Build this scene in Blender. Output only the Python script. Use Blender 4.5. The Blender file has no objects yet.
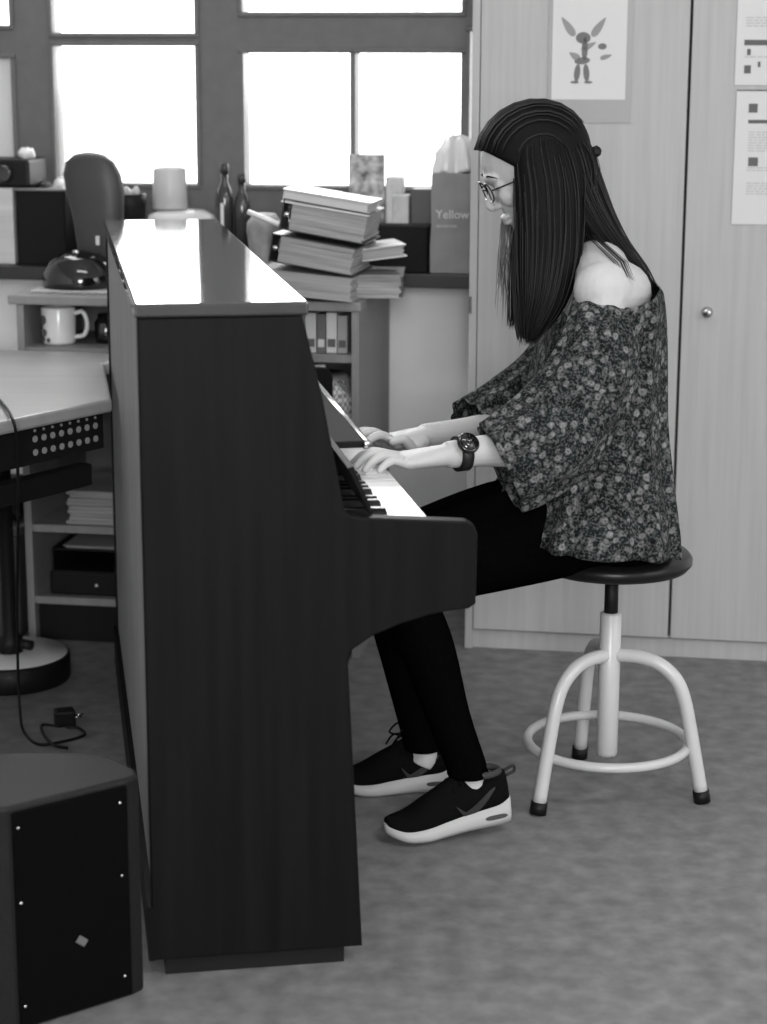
import bpy, bmesh, math, random
from mathutils import Vector, Matrix, noise
random.seed(7)
C = bpy.context.scene.collection
PI = math.pi
V = Vector

# ------------------------------------------------------------------ camera, world, lights
F_PX, PITCH, ROLL, EYE = 1950.0, .2242, .003, 1.4
cd = bpy.data.cameras.new('camera')
cam = bpy.data.objects.new('camera', cd); C.objects.link(cam)
cd.sensor_fit = 'HORIZONTAL'; cd.sensor_width = 36; cd.lens = 36 * F_PX / 767
cam.location = (0, 0, EYE)
cam.matrix_world = Matrix.Translation((0, 0, EYE)) @ Matrix.Rotation(PI/2 - PITCH, 4, 'X') @ Matrix.Rotation(ROLL, 4, 'Z')
cd.clip_start = .05
cd.dof.use_dof = True; cd.dof.focus_distance = 3.6; cd.dof.aperture_fstop = 5
bpy.context.scene.camera = cam
w = bpy.data.worlds.new('sky'); bpy.context.scene.world = w; w.use_nodes = True
w.node_tree.nodes['Background'].inputs[0].default_value = (1, 1, 1, 1)
w.node_tree.nodes['Background'].inputs[1].default_value = 4.5
vs = bpy.context.scene.view_settings
vs.view_transform = 'Standard'; vs.look = 'None'; vs.exposure = 0; vs.gamma = 1; vs.use_curve_mapping = False

def area(name, loc, target, sx, sy, power):
    l = bpy.data.lights.new(name, 'AREA'); l.shape = 'RECTANGLE'; l.size = sx; l.size_y = sy; l.energy = power
    o = bpy.data.objects.new(name, l); C.objects.link(o); o.location = loc
    o.rotation_euler = (V(target) - V(loc)).to_track_quat('-Z', 'Y').to_euler()
    return o
area('ceiling_fill', (1.6, 1.2, 2.75), (1.6, 1.2, 0), 1.2, .35, 42)  # unseen fill from above, added to brighten the room
area('ceiling_fill', (-.3, 3.2, 2.75), (-.3, 3.2, 0), 1.2, .35, 12)  # second added overhead fill, no fixture in view
area('right_fill', (2.85, 2.4, 1.7), (0, 3.8, .9), 1.6, 1.3, 20)  # added side fill, the right wall has no window
area('rear_fill', (.14, -2.2, 1.85), (.1, 4.8, .5), 1.3, 1.2, 165)  # added frontal fill behind the camera for back wall and cabinet
area('daylight_window', (-.5, 5.35, 1.75), (-.1, 3.6, .7), 1.3, 1.0, 30)

# ------------------------------------------------------------------ frames
WR = math.radians(-9); WO = V((.214, 4.629, 0))            # the wall with the windows
WA = V((math.cos(WR), math.sin(WR), 0)); WB = V((-math.sin(WR), math.cos(WR), 0))
def W(a, b, z=0): return WO + WA*a + WB*b + V((0, 0, z))
PR = math.radians(9.6); PO = V((-.360, 2.83, 0))          # the piano
PA = V((math.cos(PR), math.sin(PR), 0)); PD = V((-math.sin(PR), math.cos(PR), 0))
def PN(a, b, z=0): return PO + PA*a + PD*b + V((0, 0, z))
RX = Matrix.Rotation(PI/2 - PITCH, 3, 'X') @ Matrix.Rotation(ROLL, 3, 'Z')
def ray(u, v): return RX @ V(((u-383.5)/F_PX, -(v-512)/F_PX, -1))
def at(u, v, y):                                           # point of the room seen at (u, v) at distance y
    r = ray(u, v); return V((0, 0, EYE)) + r*(y/r.y)
def onz(u, v, z=0):
    r = ray(u, v); return V((0, 0, EYE)) + r*((z-EYE)/r.z)

# ------------------------------------------------------------------ materials
MAT = {}
def mat(name, v, rough=.6, spec=.5, coat=0, n=None, bump=0, metal=0, trans=0):
    """n = (scale xyz, amount, detail) noise on the base value, object coordinates"""
    if name in MAT: return MAT[name]
    m = bpy.data.materials.new(name); m.use_nodes = True; t = m.node_tree; b = t.nodes['Principled BSDF']
    b.inputs['Base Color'].default_value = (v, v, v, 1)
    b.inputs['Roughness'].default_value = rough
    b.inputs['Specular IOR Level'].default_value = spec
    b.inputs['Metallic'].default_value = metal
    b.inputs['Coat Weight'].default_value = coat
    b.inputs['Coat Roughness'].default_value = .08
    if trans: b.inputs['Transmission Weight'].default_value = trans
    if n:
        tc = t.nodes.new('ShaderNodeTexCoord'); mp = t.nodes.new('ShaderNodeMapping'); nz = t.nodes.new('ShaderNodeTexNoise')
        mp.inputs['Scale'].default_value = n[0]; nz.inputs['Scale'].default_value = 1; nz.inputs['Detail'].default_value = n[2] if len(n) > 2 else 4
        t.links.new(tc.outputs['Object'], mp.inputs[0]); t.links.new(mp.outputs[0], nz.inputs['Vector'])
        mr = t.nodes.new('ShaderNodeMapRange'); mr.inputs[1].default_value = .3; mr.inputs[2].default_value = .7
        mr.inputs[3].default_value = v*(1-n[1]); mr.inputs[4].default_value = v*(1+n[1])
        t.links.new(nz.outputs['Fac'], mr.inputs[0]); t.links.new(mr.outputs[0], b.inputs['Base Color'])
        if bump:
            bp = t.nodes.new('ShaderNodeBump'); bp.inputs['Strength'].default_value = bump; bp.inputs['Distance'].default_value = .002
            t.links.new(nz.outputs['Fac'], bp.inputs['Height']); t.links.new(bp.outputs[0], b.inputs['Normal'])
    MAT[name] = m; return m

FLOOR = mat('linoleum', .172, .6, .3, n=((22, 22, 22), .26, 9))
WALL = mat('painted_wall', .86, .8, .2, n=((9, 9, 9), .03))
CEIL = mat('ceiling_paint', .75, .9, .1)
DARKFRAME = mat('dark_window_frame', .11, .5, .4, n=((30, 30, 30), .08))
SILL = mat('dark_sill', .02, .35)
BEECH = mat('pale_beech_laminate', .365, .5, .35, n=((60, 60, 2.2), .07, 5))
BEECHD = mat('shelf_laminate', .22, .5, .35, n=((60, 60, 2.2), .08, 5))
SHELFT = mat('desk_laminate', .31, .4, .4, n=((3, 30, 30), .07, 5))
GAP = mat('door_gap', .03, .9)
WOOD = mat('dark_polished_walnut', .0045, .5, .10, n=((55, 55, 2.0), .35, 6))
WOODTOP = mat('dark_polished_walnut_lid', .015, .05, .9, coat=1, n=((55, 2.5, 55), .3, 6))
WOODBACK = mat('raw_back_board', .22, .6, .3, n=((50, 50, 2), .2, 5))
BLACK = mat('black_plastic', .007, .5, .2)
BLACKM = mat('black_matt', .008, .8, .2)
GLOSSBLACK = mat('black_gloss', .006, .08, .7)
IVORY = mat('white_key_plastic', .82, .18, .6)
EBONY = mat('black_key', .008, .25, .5)
WHITEMETAL = mat('white_enamel', .50, .3, .5)
CHROME = mat('chrome', .6, .25, metal=1)
PAPER = mat('paper', .58, .7, .2)
PAPERG = mat('plastic_pocket', .29, .4, .4)
INK = mat('print_ink', .12, .7, .1)
INKG = mat('faint_print', .45, .7, .1)
INKM = mat('mid_print', .26, .7, .1)
PAGES = mat('page_edges', .30, .8, .1, n=((4, 4, 260), .25, 4))
COVERD = mat('dark_binder_cover', .03, .4, .4)
COVERL = mat('pale_glossy_cover', .66, .25, .6)
SKIN = mat('skin', .44, .5, .35, n=((35, 35, 35), .03))
PANTS = mat('black_denim', .002, 1, .0, n=((200, 200, 200), .3))
SOLE = mat('white_rubber_sole', .42, .5, .3)
SHOE = mat('black_shoe_mesh', .004, .9, .05, n=((400, 400, 400), .4))
LOGO = mat('shoe_tick_grey', .022, .6, .2)
CERAM = mat('white_ceramic', .72, .2, .5)
BAGM = mat('grey_paper_bag', .24, .6, .3, n=((14, 14, 14), .12))
FILM = mat('crumpled_film', .7, .2, .7)

# hair: dark, streaked along UV
def hair_mat():
    m = bpy.data.materials.new('dark_hair'); m.use_nodes = True; t = m.node_tree; b = t.nodes['Principled BSDF']
    tc = t.nodes.new('ShaderNodeTexCoord'); mp = t.nodes.new('ShaderNodeMapping'); nz = t.nodes.new('ShaderNodeTexNoise')
    mp.inputs['Scale'].default_value = (90, 2.5, 1); nz.inputs['Scale'].default_value = 1; nz.inputs['Detail'].default_value = 4
    t.links.new(tc.outputs['UV'], mp.inputs[0]); t.links.new(mp.outputs[0], nz.inputs['Vector'])
    mr = t.nodes.new('ShaderNodeMapRange'); mr.inputs[1].default_value = .35; mr.inputs[2].default_value = .7
    mr.inputs[3].default_value = .0015; mr.inputs[4].default_value = .006
    t.links.new(nz.outputs['Fac'], mr.inputs[0]); t.links.new(mr.outputs[0], b.inputs['Base Color'])
    bp = t.nodes.new('ShaderNodeBump'); bp.inputs['Strength'].default_value = .6; bp.inputs['Distance'].default_value = .003
    t.links.new(nz.outputs['Fac'], bp.inputs['Height']); t.links.new(bp.outputs[0], b.inputs['Normal'])
    b.inputs['Roughness'].default_value = .6; b.inputs['Specular IOR Level'].default_value = .1
    return m
HAIR = hair_mat()
def strand_mat():
    m = bpy.data.materials.new('hair_strands'); m.use_nodes = True; t = m.node_tree; b = t.nodes['Principled BSDF']
    b.inputs['Base Color'].default_value = (.007, .007, .007, 1); b.inputs['Roughness'].default_value = .45; b.inputs['Specular IOR Level'].default_value = .3
    return m
STRAND = strand_mat()
def floral_mat():
    m = bpy.data.materials.new('dark_floral_print'); m.use_nodes = True; t = m.node_tree; b = t.nodes['Principled BSDF']
    N = t.nodes.new; L = t.links.new
    tc = N('ShaderNodeTexCoord')
    nz0 = N('ShaderNodeTexNoise'); nz0.inputs['Scale'].default_value = 60; nz0.inputs['Detail'].default_value = 2
    add = N('ShaderNodeVectorMath'); add.operation = 'MULTIPLY_ADD'; add.inputs[1].default_value = (.012, .012, .012)
    L(tc.outputs['Object'], nz0.inputs['Vector']); L(nz0.outputs['Color'], add.inputs[0]); L(tc.outputs['Object'], add.inputs[2])
    vo = N('ShaderNodeTexVoronoi'); vo.inputs['Scale'].default_value = 62; vo.inputs['Randomness'].default_value = .9
    L(add.outputs[0], vo.inputs['Vector'])
    r1 = N('ShaderNodeValToRGB'); r1.color_ramp.elements[0].position = .0; r1.color_ramp.elements[0].color = (.06, .06, .06, 1)
    r1.color_ramp.elements[1].position = .50; r1.color_ramp.elements[1].color = (.007, .010, .010, 1)
    e = r1.color_ramp.elements.new(.12); e.color = (.07, .07, .07, 1)
    e = r1.color_ramp.elements.new(.22); e.color = (.15, .15, .15, 1)
    e = r1.color_ramp.elements.new(.36); e.color = (.10, .10, .10, 1)
    L(vo.outputs['Distance'], r1.inputs[0])
    # some cells stay dark, some bright
    mr = N('ShaderNodeMapRange'); mr.inputs[1].default_value = .1; mr.inputs[2].default_value = .95; mr.inputs[3].default_value = .12; mr.inputs[4].default_value = 1.25
    L(vo.outputs['Color'], mr.inputs[0])
    mul = N('ShaderNodeMix'); mul.data_type = 'RGBA'; mul.blend_type = 'MULTIPLY'; mul.inputs[0].default_value = 1
    L(r1.outputs[0], mul.inputs[6]); L(mr.outputs[0], mul.inputs[7])
    nz = N('ShaderNodeTexNoise'); nz.inputs['Scale'].default_value = 210; nz.inputs['Detail'].default_value = 2; L(tc.outputs['Object'], nz.inputs['Vector'])
    mr2 = N('ShaderNodeMapRange'); mr2.inputs[1].default_value = .45; mr2.inputs[2].default_value = .75; mr2.inputs[3].default_value = 0; mr2.inputs[4].default_value = .10
    L(nz.outputs['Fac'], mr2.inputs[0])
    ad = N('ShaderNodeMix'); ad.data_type = 'RGBA'; ad.blend_type = 'ADD'; ad.inputs[0].default_value = 1
    L(mul.outputs[2], ad.inputs[6]); L(mr2.outputs[0], ad.inputs[7])
    L(ad.outputs[2], b.inputs['Base Color'])
    b.inputs['Roughness'].default_value = .85; b.inputs['Specular IOR Level'].default_value = .15
    return m
FLORAL = floral_mat()
def check_mat():
    m = bpy.data.materials.new('checked_cloth'); m.use_nodes = True; t = m.node_tree; b = t.nodes['Principled BSDF']
    tc = t.nodes.new('ShaderNodeTexCoord'); mp = t.nodes.new('ShaderNodeMapping'); ck = t.nodes.new('ShaderNodeTexChecker')
    mp.inputs['Rotation'].default_value = (.0, .0, .0); ck.inputs['Scale'].default_value = 100
    mp.inputs['Location'].default_value = (.003, .002, .004)
    ck.inputs['Color1'].default_value = (.8, .8, .8, 1); ck.inputs['Color2'].default_value = (.3, .3, .3, 1)
    t.links.new(tc.outputs['Object'], mp.inputs[0]); t.links.new(mp.outputs[0], ck.inputs['Vector']); t.links.new(ck.outputs[0], b.inputs['Base Color'])
    b.inputs['Roughness'].default_value = .8
    return m
CHECK = check_mat()
def pane_mat():
    m = bpy.data.materials.new('window_glass'); m.use_nodes = True; t = m.node_tree; t.nodes.remove(t.nodes['Principled BSDF'])
    tr = t.nodes.new('ShaderNodeBsdfTransparent'); gl = t.nodes.new('ShaderNodeBsdfGlossy'); gl.inputs['Roughness'].default_value = .02
    mx = t.nodes.new('ShaderNodeMixShader'); fr = t.nodes.new('ShaderNodeFresnel'); fr.inputs[0].default_value = 1.3
    t.links.new(fr.outputs[0], mx.inputs[0]); t.links.new(tr.outputs[0], mx.inputs[1]); t.links.new(gl.outputs[0], mx.inputs[2])
    t.links.new(mx.outputs[0], t.nodes['Material Output'].inputs[0])
    return m
GLASS = pane_mat()

# ------------------------------------------------------------------ mesh helpers
def flat(bm, faces, s=False):
    for f in faces: f.smooth = s
def box(bm, x0, x1, y0, y1, z0, z1, bev=0, mx=None):
    r = bmesh.ops.create_cube(bm, size=1)
    vs_ = r['verts']
    for v in vs_:
        v.co = V((x0 + (v.co.x+.5)*(x1-x0), y0 + (v.co.y+.5)*(y1-y0), z0 + (v.co.z+.5)*(z1-z0)))
    if bev:
        es = list({e for v in vs_ for e in v.link_edges})
        rr = bmesh.ops.bevel(bm, geom=es, offset=bev, segments=2, affect='EDGES', profile=.5)
        vs_ = list({v for f in rr['faces'] for v in f.verts} | {v for v in vs_ if v.is_valid})
    if mx is not None:
        for v in vs_: v.co = mx @ v.co
    return vs_
def prism(bm, pts, lo, hi, axis='y', bev=0):
    """extrude a polygon; axis y: pts are (x, z); axis z: pts are (x, y)"""
    def P(p, h): return V((p[0], h, p[1])) if axis == 'y' else V((p[0], p[1], h))
    a = [bm.verts.new(P(p, lo)) for p in pts]; b = [bm.verts.new(P(p, hi)) for p in pts]
    fs = [bm.faces.new(a), bm.faces.new(list(reversed(b)))]
    n = len(pts)
    for i in range(n): fs.append(bm.faces.new([a[i], b[i], b[(i+1) % n], a[(i+1) % n]]))
    bmesh.ops.recalc_face_normals(bm, faces=fs)
    if bev:
        es = [e for f in fs[:2] for e in f.edges]
        bmesh.ops.bevel(bm, geom=es, offset=bev, segments=2, affect='EDGES', profile=.5)
    return a + b
def rings(bm, rs, cap0=True, cap1=True, closed=True, uv=None):
    """rs: list of lists of Vectors, same count"""
    n = len(rs[0]); vr = [[bm.verts.new(p) for p in r] for r in rs]
    fs = []
    L = uv and (bm.loops.layers.uv.get('UVMap') or bm.loops.layers.uv.new('UVMap'))
    for j in range(len(rs)-1):
        for i in range(n if closed else n-1):
            k = (i+1) % n
            f = bm.faces.new([vr[j][i], vr[j][k], vr[j+1][k], vr[j+1][i]]); f.smooth = True; fs.append(f)
            if L:
                us = [(i/n, j/(len(rs)-1)), ((i+1)/n, j/(len(rs)-1)), ((i+1)/n, (j+1)/(len(rs)-1)), (i/n, (j+1)/(len(rs)-1))]
                for lp, q in zip(f.loops, us): lp[L].uv = q
    if cap0: f = bm.faces.new(list(reversed(vr[0]))); f.smooth = True; fs.append(f)
    if cap1: f = bm.faces.new(vr[-1]); f.smooth = True; fs.append(f)
    bmesh.ops.recalc_face_normals(bm, faces=fs)
    return vr
def smooth_path(pts, k=6):
    """Catmull-Rom through tuples of any length"""
    out = []
    P = [list(p) for p in pts]; P = [[2*a-b for a, b in zip(P[0], P[1])]] + P + [[2*a-b for a, b in zip(P[-1], P[-2])]]
    for i in range(1, len(P)-2):
        for s in range(k):
            t = s/k
            out.append([.5*((2*b) + (-a+c)*t + (2*a-5*b+4*c-d)*t*t + (-a+3*b-3*c+d)*t**3) for a, b, c, d in zip(P[i-1], P[i], P[i+1], P[i+2])])
    out.append(P[-2]); return out
def tube(bm, pts, r, seg=12, k=6, smooth=True, cap=True, flatten=1):
    """pts: (Vector, ) list ; r float or list"""
    rr = r if isinstance(r, (list, tuple)) else [r]*len(pts)
    q = [(*p, a) for p, a in zip(pts, rr)]
    if smooth and len(q) > 2: q = smooth_path(q, k)
    ps = [V(a[:3]) for a in q]; rad = [a[3] for a in q]
    up = None; rs = []
    for i, p in enumerate(ps):
        t = (ps[min(i+1, len(ps)-1)] - ps[max(i-1, 0)]).normalized()
        if up is None:
            up = V((0, 0, 1)) if abs(t.z) < .9 else V((0, 1, 0))
        s = t.cross(up)
        if s.length < 1e-4: s = t.cross(V((1, 0, 0)))
        s.normalize(); up = s.cross(t).normalized()
        rs.append([p + (s*math.cos(2*PI*j/seg) + up*math.sin(2*PI*j/seg)*flatten)*rad[i] for j in range(seg)])
    return rings(bm, rs, cap, cap)
def lathe(bm, prof, seg=32, c=(0, 0, 0), mx=None):
    """prof (r, z) list"""
    c = V(c)
    rs = [[c + V((max(r, 1e-4)*math.cos(2*PI*j/seg), max(r, 1e-4)*math.sin(2*PI*j/seg), z)) for j in range(seg)] for r, z in prof]
    if mx is not None: rs = [[mx @ p for p in r] for r in rs]
    return rings(bm, rs)
def ellipsoid(bm, c, ax, r, seg=24, nr=14, fn=None):
    """ax: three unit axes; r: three radii; fn distorts (x,y,z) unit point"""
    rs = []
    for i in range(nr+1):
        th = PI*i/nr; th = max(.02, min(PI-.02, th))
        row = []
        for j in range(seg):
            ph = 2*PI*j/seg
            u = V((math.sin(th)*math.cos(ph), math.sin(th)*math.sin(ph), math.cos(th)))
            if fn: u = fn(u)
            row.append(V(c) + ax[0]*u.x*r[0] + ax[1]*u.y*r[1] + ax[2]*u.z*r[2])
        rs.append(row)
    return rings(bm, rs)
def new(): return bmesh.new()
def obj(name, bm, m, parent=None, loc=(0, 0, 0), rz=0, rot=None, autosmooth=None):
    me = bpy.data.meshes.new(name); bm.normal_update(); bm.to_mesh(me); bm.free()
    if isinstance(m, (list, tuple)):
        for x in m: me.materials.append(x)
    else: me.materials.append(m)
    o = bpy.data.objects.new(name, me); C.objects.link(o)
    o.location = loc; o.rotation_euler = rot if rot else (0, 0, rz)
    if parent: o.parent = parent
    return o
def tag(o, label, cat, group=None):
    o['label'] = label; o['category'] = cat
    if group: o['group'] = group
    return o
def struct(o): o['kind'] = 'structure'; return o
def thing(name, label, cat, loc=(0, 0, 0), rz=0, group=None, rot=None):
    o = bpy.data.objects.new(name, None); C.objects.link(o); o.empty_display_size = .05
    o.location = loc; o.rotation_euler = rot if rot else (0, 0, rz)
    return tag(o, label, cat, group)
def B(*a, **k):
    bm = new(); box(bm, *a, **k); return bm

# ------------------------------------------------------------------ the room
bm = new(); box(bm, -3, 3, -2.5, 5.4, -.1, 0); struct(obj('floor', bm, FLOOR))
bm = new(); box(bm, -3.1, 3.1, -2.6, 6.0, 2.8, 2.9); struct(obj('ceiling', bm, CEIL))
bm = new(); box(bm, -3.1, -3, -2.5, 5.9, 0, 2.8); struct(obj('wall_left', bm, WALL))
bm = new(); box(bm, 3, 3.1, -2.5, 5.4, 0, 2.8); struct(obj('wall_right', bm, WALL))
bm = new(); box(bm, -3, 3, -2.6, -2.5, 0, 2.8); struct(obj('wall_front', bm, WALL))
# back wall: below the sill pale, the window strip above is dark framing
WBK = .42
bm = new()
box(bm, -3.5, 3.2, WBK, WBK+.2, 0, .88)
box(bm, -3.5, -1.62, WBK, WBK+.2, .88, 2.8)
box(bm, .9, 3.2, WBK, WBK+.2, .88, 2.8)
box(bm, -1.62, .9, WBK, WBK+.2, 2.35, 2.8)
struct(obj('wall_back', bm, WALL, loc=WO, rz=WR))
bm = new(); box(bm, -1.9, .9, .2, WBK, .865, .9, .003); struct(obj('trim_1', bm, SILL, loc=WO, rz=WR))
# window frames: (a0, a1, list of (pane a0, a1, z0, z1))
wins = [(-1.62, -1.215, [(-1.56, -1.275, 1.10, 1.42), (-1.56, -1.275, 1.505, 2.28)]),
        (-1.215, -.715, [(-1.158, -.779, 1.10, 1.452), (-1.158, -.779, 1.485, 2.28)]),
        (-.715, -.074, [(-.652, -.373, 1.10, 1.435), (-.360, -.088, 1.10, 1.435), (-.652, -.088, 1.537, 2.28)]),
        (-.074, .9, [(-.066, .40, 1.10, 1.49), (.46, .84, 1.10, 1.49)])]
for i, (a0, a1, panes) in enumerate(wins):
    root = bpy.data.objects.new('window_%d' % (i+1), None); C.objects.link(root); root.location = W(0, WBK); root.rotation_euler = (0, 0, WR); struct(root)
    A = sorted({a0, a1, *[p[0] for p in panes], *[p[1] for p in panes]}); Z = sorted({.88, 2.35, *[p[2] for p in panes], *[p[3] for p in panes]})
    bm = new()
    for x0, x1 in zip(A, A[1:]):
        for z0, z1 in zip(Z, Z[1:]):
            cx, cz = (x0+x1)/2, (z0+z1)/2
            if any(p[0] < cx < p[1] and p[2] < cz < p[3] for p in panes): continue
            box(bm, x0, x1, 0, .07, z0, z1)
    bmesh.ops.remove_doubles(bm, verts=bm.verts, dist=1e-5)
    obj('window_frame', bm, DARKFRAME, root)
    if i == 0: obj('blind', B(-1.56, -1.275, .010, .014, 1.10, 1.42), mat('grey_blind', .6, .8, trans=0), root)
    for p in panes:
        obj('pane', B(p[0]-.005, p[1]+.005, .035, .039, p[2]-.005, p[3]+.005), GLASS, root)
        bm = new()       # raised casement bead round each pane
        t_ = .012
        box(bm, p[0]-t_, p[1]+t_, -.008, .02, p[3], p[3]+t_, .003); box(bm, p[0]-t_, p[1]+t_, -.008, .02, p[2]-t_, p[2], .003)
        if not (i == 2 and p[3] < 1.5) and i != 3:
            box(bm, p[0]-t_, p[0], -.008, .02, p[2], p[3], .003); box(bm, p[1], p[1]+t_, -.008, .02, p[2], p[3], .003)
        obj('bead', bm, DARKFRAME, root)

# ------------------------------------------------------------------ tall cabinet
cab = thing('tall_cabinet', 'tall pale beech cabinet with two flush doors behind the seated pianist', 'cabinet', W(0, 0), WR)
bm = new(); box(bm, -.012, .006, .0, .40, .0, 2.3); box(bm, .97, .985, .0, .40, 0, 2.3); box(bm, .006, .97, .02, .40, .045, .06); box(bm, .006, .97, .02, .4, 2.28, 2.3); box(bm, .006, .97, .385, .4, .06, 2.28); box(bm, .478, .496, .024, .385, .06, 2.28)
obj('body', bm, BEECH, cab)
obj('plinth', B(.006, .97, .012, .03, 0, .045), BEECH, cab)
obj('gap_strip', B(.4815, .492, .0195, .0235, .05, 2.28), GAP, cab)
for x0, x1 in ((.008, .483), (.4895, .968)):
    d = obj('door', B(x0, x1, -.001, .019, .05, 2.28, bev=.0015), BEECH, cab)
    if x0 > .3:
        bm = new(); lathe(bm, [(.0, 0), (.012, 0), (.013, .004), (.009, .008), (.008, .013), (.011, .017), (.010, .021), (0, .022)], 24, mx=Matrix.Translation((.547, -.001, .845)) @ Matrix.Rotation(PI/2, 4, 'X'))
        k = obj('knob', bm, CHROME, d); k['label'] = 'small chrome lock knob'
        obj('keyhole', B(.5455, .5485, -.0245, -.0225, .840, .850), BLACK, k)
bm = new(); box(bm, -.0125, -.006, -.004, .012, .83, .87, .001); obj('hinge', bm, INK, cab)

# papers on the cabinet doors (lie flat on the door, a hair in front)
p = thing('poster', 'white sheet with a small grey drawing, in a grey pocket on the left cabinet door', 'poster', W(.17, -.004, 1.277), WR)
obj('pocket', B(-.006, .186, 0, .002, 0, .36), PAPERG, p)
obj('sheet', B(.003, .172, -.001, 0, .052, .36), PAPER, p)
def blob(bm, cx, cz, rx, rz_, ang=0, y=-.0016, n=18, th=.0006, taper=0):
    pts = []
    for i in range(n):
        t = 2*PI*i/n; x = rx*math.cos(t); z = rz_*math.sin(t)*(1 - taper*math.cos(t))
        pts.append((cx + x*math.cos(ang) - z*math.sin(ang), cz + x*math.sin(ang) + z*math.cos(ang)))
    prism(bm, pts, y, y+th)
bm = new()       # loose generic doodle
for cx, cz, rx, rz_, a in [(.046, .215, .026, .008, 2.2), (.116, .214, .026, .008, .95), (.095, .172, .018, .006, .5), (.062, .150, .014, .007, 2.6), (.134, .148, .014, .005, .3)]:
    blob(bm, cx-.008, cz, rx, rz_, a, taper=.5)
obj('drawing', bm, INKM, p)
bm = new()
for cx, cz, rx, rz_, a in [(.081, .190, .017, .013, 0), (.085, .165, .007, .026, 0), (.080, .139, .018, .008, .1), (.125, .171, .010, .007, 0), (.069, .112, .007, .02, -.1), (.090, .112, .007, .02, .1), (.064, .091, .010, .003, 0), (.095, .091, .010, .003, 0)]:
    blob(bm, cx-.008, cz, rx, rz_, a)
obj('drawing', bm, mat('sketch_ink', .16, .7, .1), p)
def sheet(label, a, z, h, bars, blocks):
    r = thing('notice', label, 'notice', W(a, -.004, z), WR, group='notices on the right door')
    obj('sheet', B(0, .21, 0, .0015, 0, h), PAPER, r)
    bm = new()
    for x0, x1, z0, z1 in bars: box(bm, x0, x1, -.0008, 0, z0, z1)
    obj('faint_text', bm, INKG, r)
    bm = new()
    for x0, x1, z0, z1 in blocks: box(bm, x0, x1, -.0008, 0, z0, z1)
    obj('dark_print', bm, INK, r)
    return r
random.seed(3)
def textbars(x0, x1, z0, z1, lh=.006):
    out = []; z = z1
    while z > z0:
        x = x0
        while x < x1:
            wd = random.uniform(.006, .02); out.append((x, min(x+wd, x1), z-.0028, z)); x += wd+.003
        z -= lh
    return out
sheet('upper white notice on the right cabinet door, with small pictures and lines', .588, 1.363, .22,
      textbars(.02, .19, .058, .064) + textbars(.02, .19, .13, .15), [(.02, .035, .026, .044), (.018, .08, .088, .100), (.025, .033, .066, .08), (.05, .056, .04, .052), (.10, .19, .092, .10)])
sheet('lower longer white notice on the right cabinet door, with a heading bar and text', .594, 1.05, .303,
      textbars(.03, .19, .165, .21) + textbars(.03, .19, .065, .095) + textbars(.03, .1, .12, .13), [(.028, .15, .228, .236), (.032, .054, .132, .152), (.028, .048, .252, .272), (0, .21, .300, .303)])

# ------------------------------------------------------------------ open shelf unit behind the piano
su = thing('shelf_unit', 'low open beech shelf unit under the window behind the piano', 'shelf', W(-1.09, -.13), WR)
SW = .835
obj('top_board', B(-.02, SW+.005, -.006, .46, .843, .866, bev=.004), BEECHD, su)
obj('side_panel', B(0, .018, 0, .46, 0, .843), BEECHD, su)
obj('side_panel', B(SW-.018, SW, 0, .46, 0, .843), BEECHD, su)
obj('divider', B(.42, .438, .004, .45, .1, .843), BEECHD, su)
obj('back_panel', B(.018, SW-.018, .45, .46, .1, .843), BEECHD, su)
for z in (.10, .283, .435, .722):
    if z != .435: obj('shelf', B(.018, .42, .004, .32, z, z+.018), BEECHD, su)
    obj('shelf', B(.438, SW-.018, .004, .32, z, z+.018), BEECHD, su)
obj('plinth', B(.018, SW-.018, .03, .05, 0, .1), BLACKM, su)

def mug():
    m = thing('mug', 'white mug with a dark pattern standing in the shelf cubby', 'mug', W(-1.012, -.05, .7405), WR)
    bm = new(); r = .042; h = .09
    lathe(bm, [(0, 0), (r-.006, 0), (r-.002, .004), (r-.001, .01), (r, h-.003), (r-.0015, h), (r-.004, h-.002), (r-.005, .008), (0, .006)], 36)
    obj('cup', bm, CERAM, m)
    bm = new(); tube(bm, [V((r-.003, 0, h*.82)), V((r+.020, 0, h*.86)), V((r+.030, 0, h*.55)), V((r+.022, 0, h*.25)), V((r-.003, 0, h*.18))], .0055, 10)
    obj('handle', bm, CERAM, m)
    bm = new()
    for cz, cphi, rr in [(.06, -2.3, .012), (.045, -2.55, .010), (.03, -2.2, .009), (.055, -2.75, .010), (.015, -2.35, .009), (.035, -2.8, .010), (.012, -1.9, .006), (.018, -2.9, .008)]:
        n = 12; vs_ = [bm.verts.new(V(((r+.0008)*math.cos(cphi + rr/r*math.cos(2*PI*i/n)), (r+.0008)*math.sin(cphi + rr/r*math.cos(2*PI*i/n)), cz + rr*math.sin(2*PI*i/n)))) for i in range(n)]
        bm.faces.new(vs_)
    obj('painted_pattern', bm, INK, m)
mug()
# things in the unit
t = tag(obj('jar', (lambda b: (lathe(b, [(0, 0), (.026, 0), (.028, .01), (.028, .05), (.02, .06), (.02, .07), (0, .07)], 24), b)[1])(new()), GLOSSBLACK, loc=W(-.905, -.01, .7405), rz=WR), 'small dark glossy jar beside the mug in the cubby', 'jar')
def paper_pile(label, a, b, z, w_, d_, h, n, m=PAGES, name='paper_stack'):
    bm = new()
    for i in range(n):
        ox, oy = random.uniform(-.006, .006), random.uniform(-.004, .004)
        box(bm, ox, w_+ox, oy, d_+oy, h*i/n, h*(i+1)/n-.0008)
    return tag(obj(name, bm, m, loc=W(a, b, z), rz=WR), label, 'paper')
paper_pile('thick pale stack of paper on the upper of the two low shelves at the left', -.985, -.11, .3015, .24, .24, .085, 9)
tray = thing('letter_tray', 'dark letter tray with a sheet in it on the black box, lowest left shelf', 'tray', W(-1.03, -.11, .1785), WR)
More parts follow.
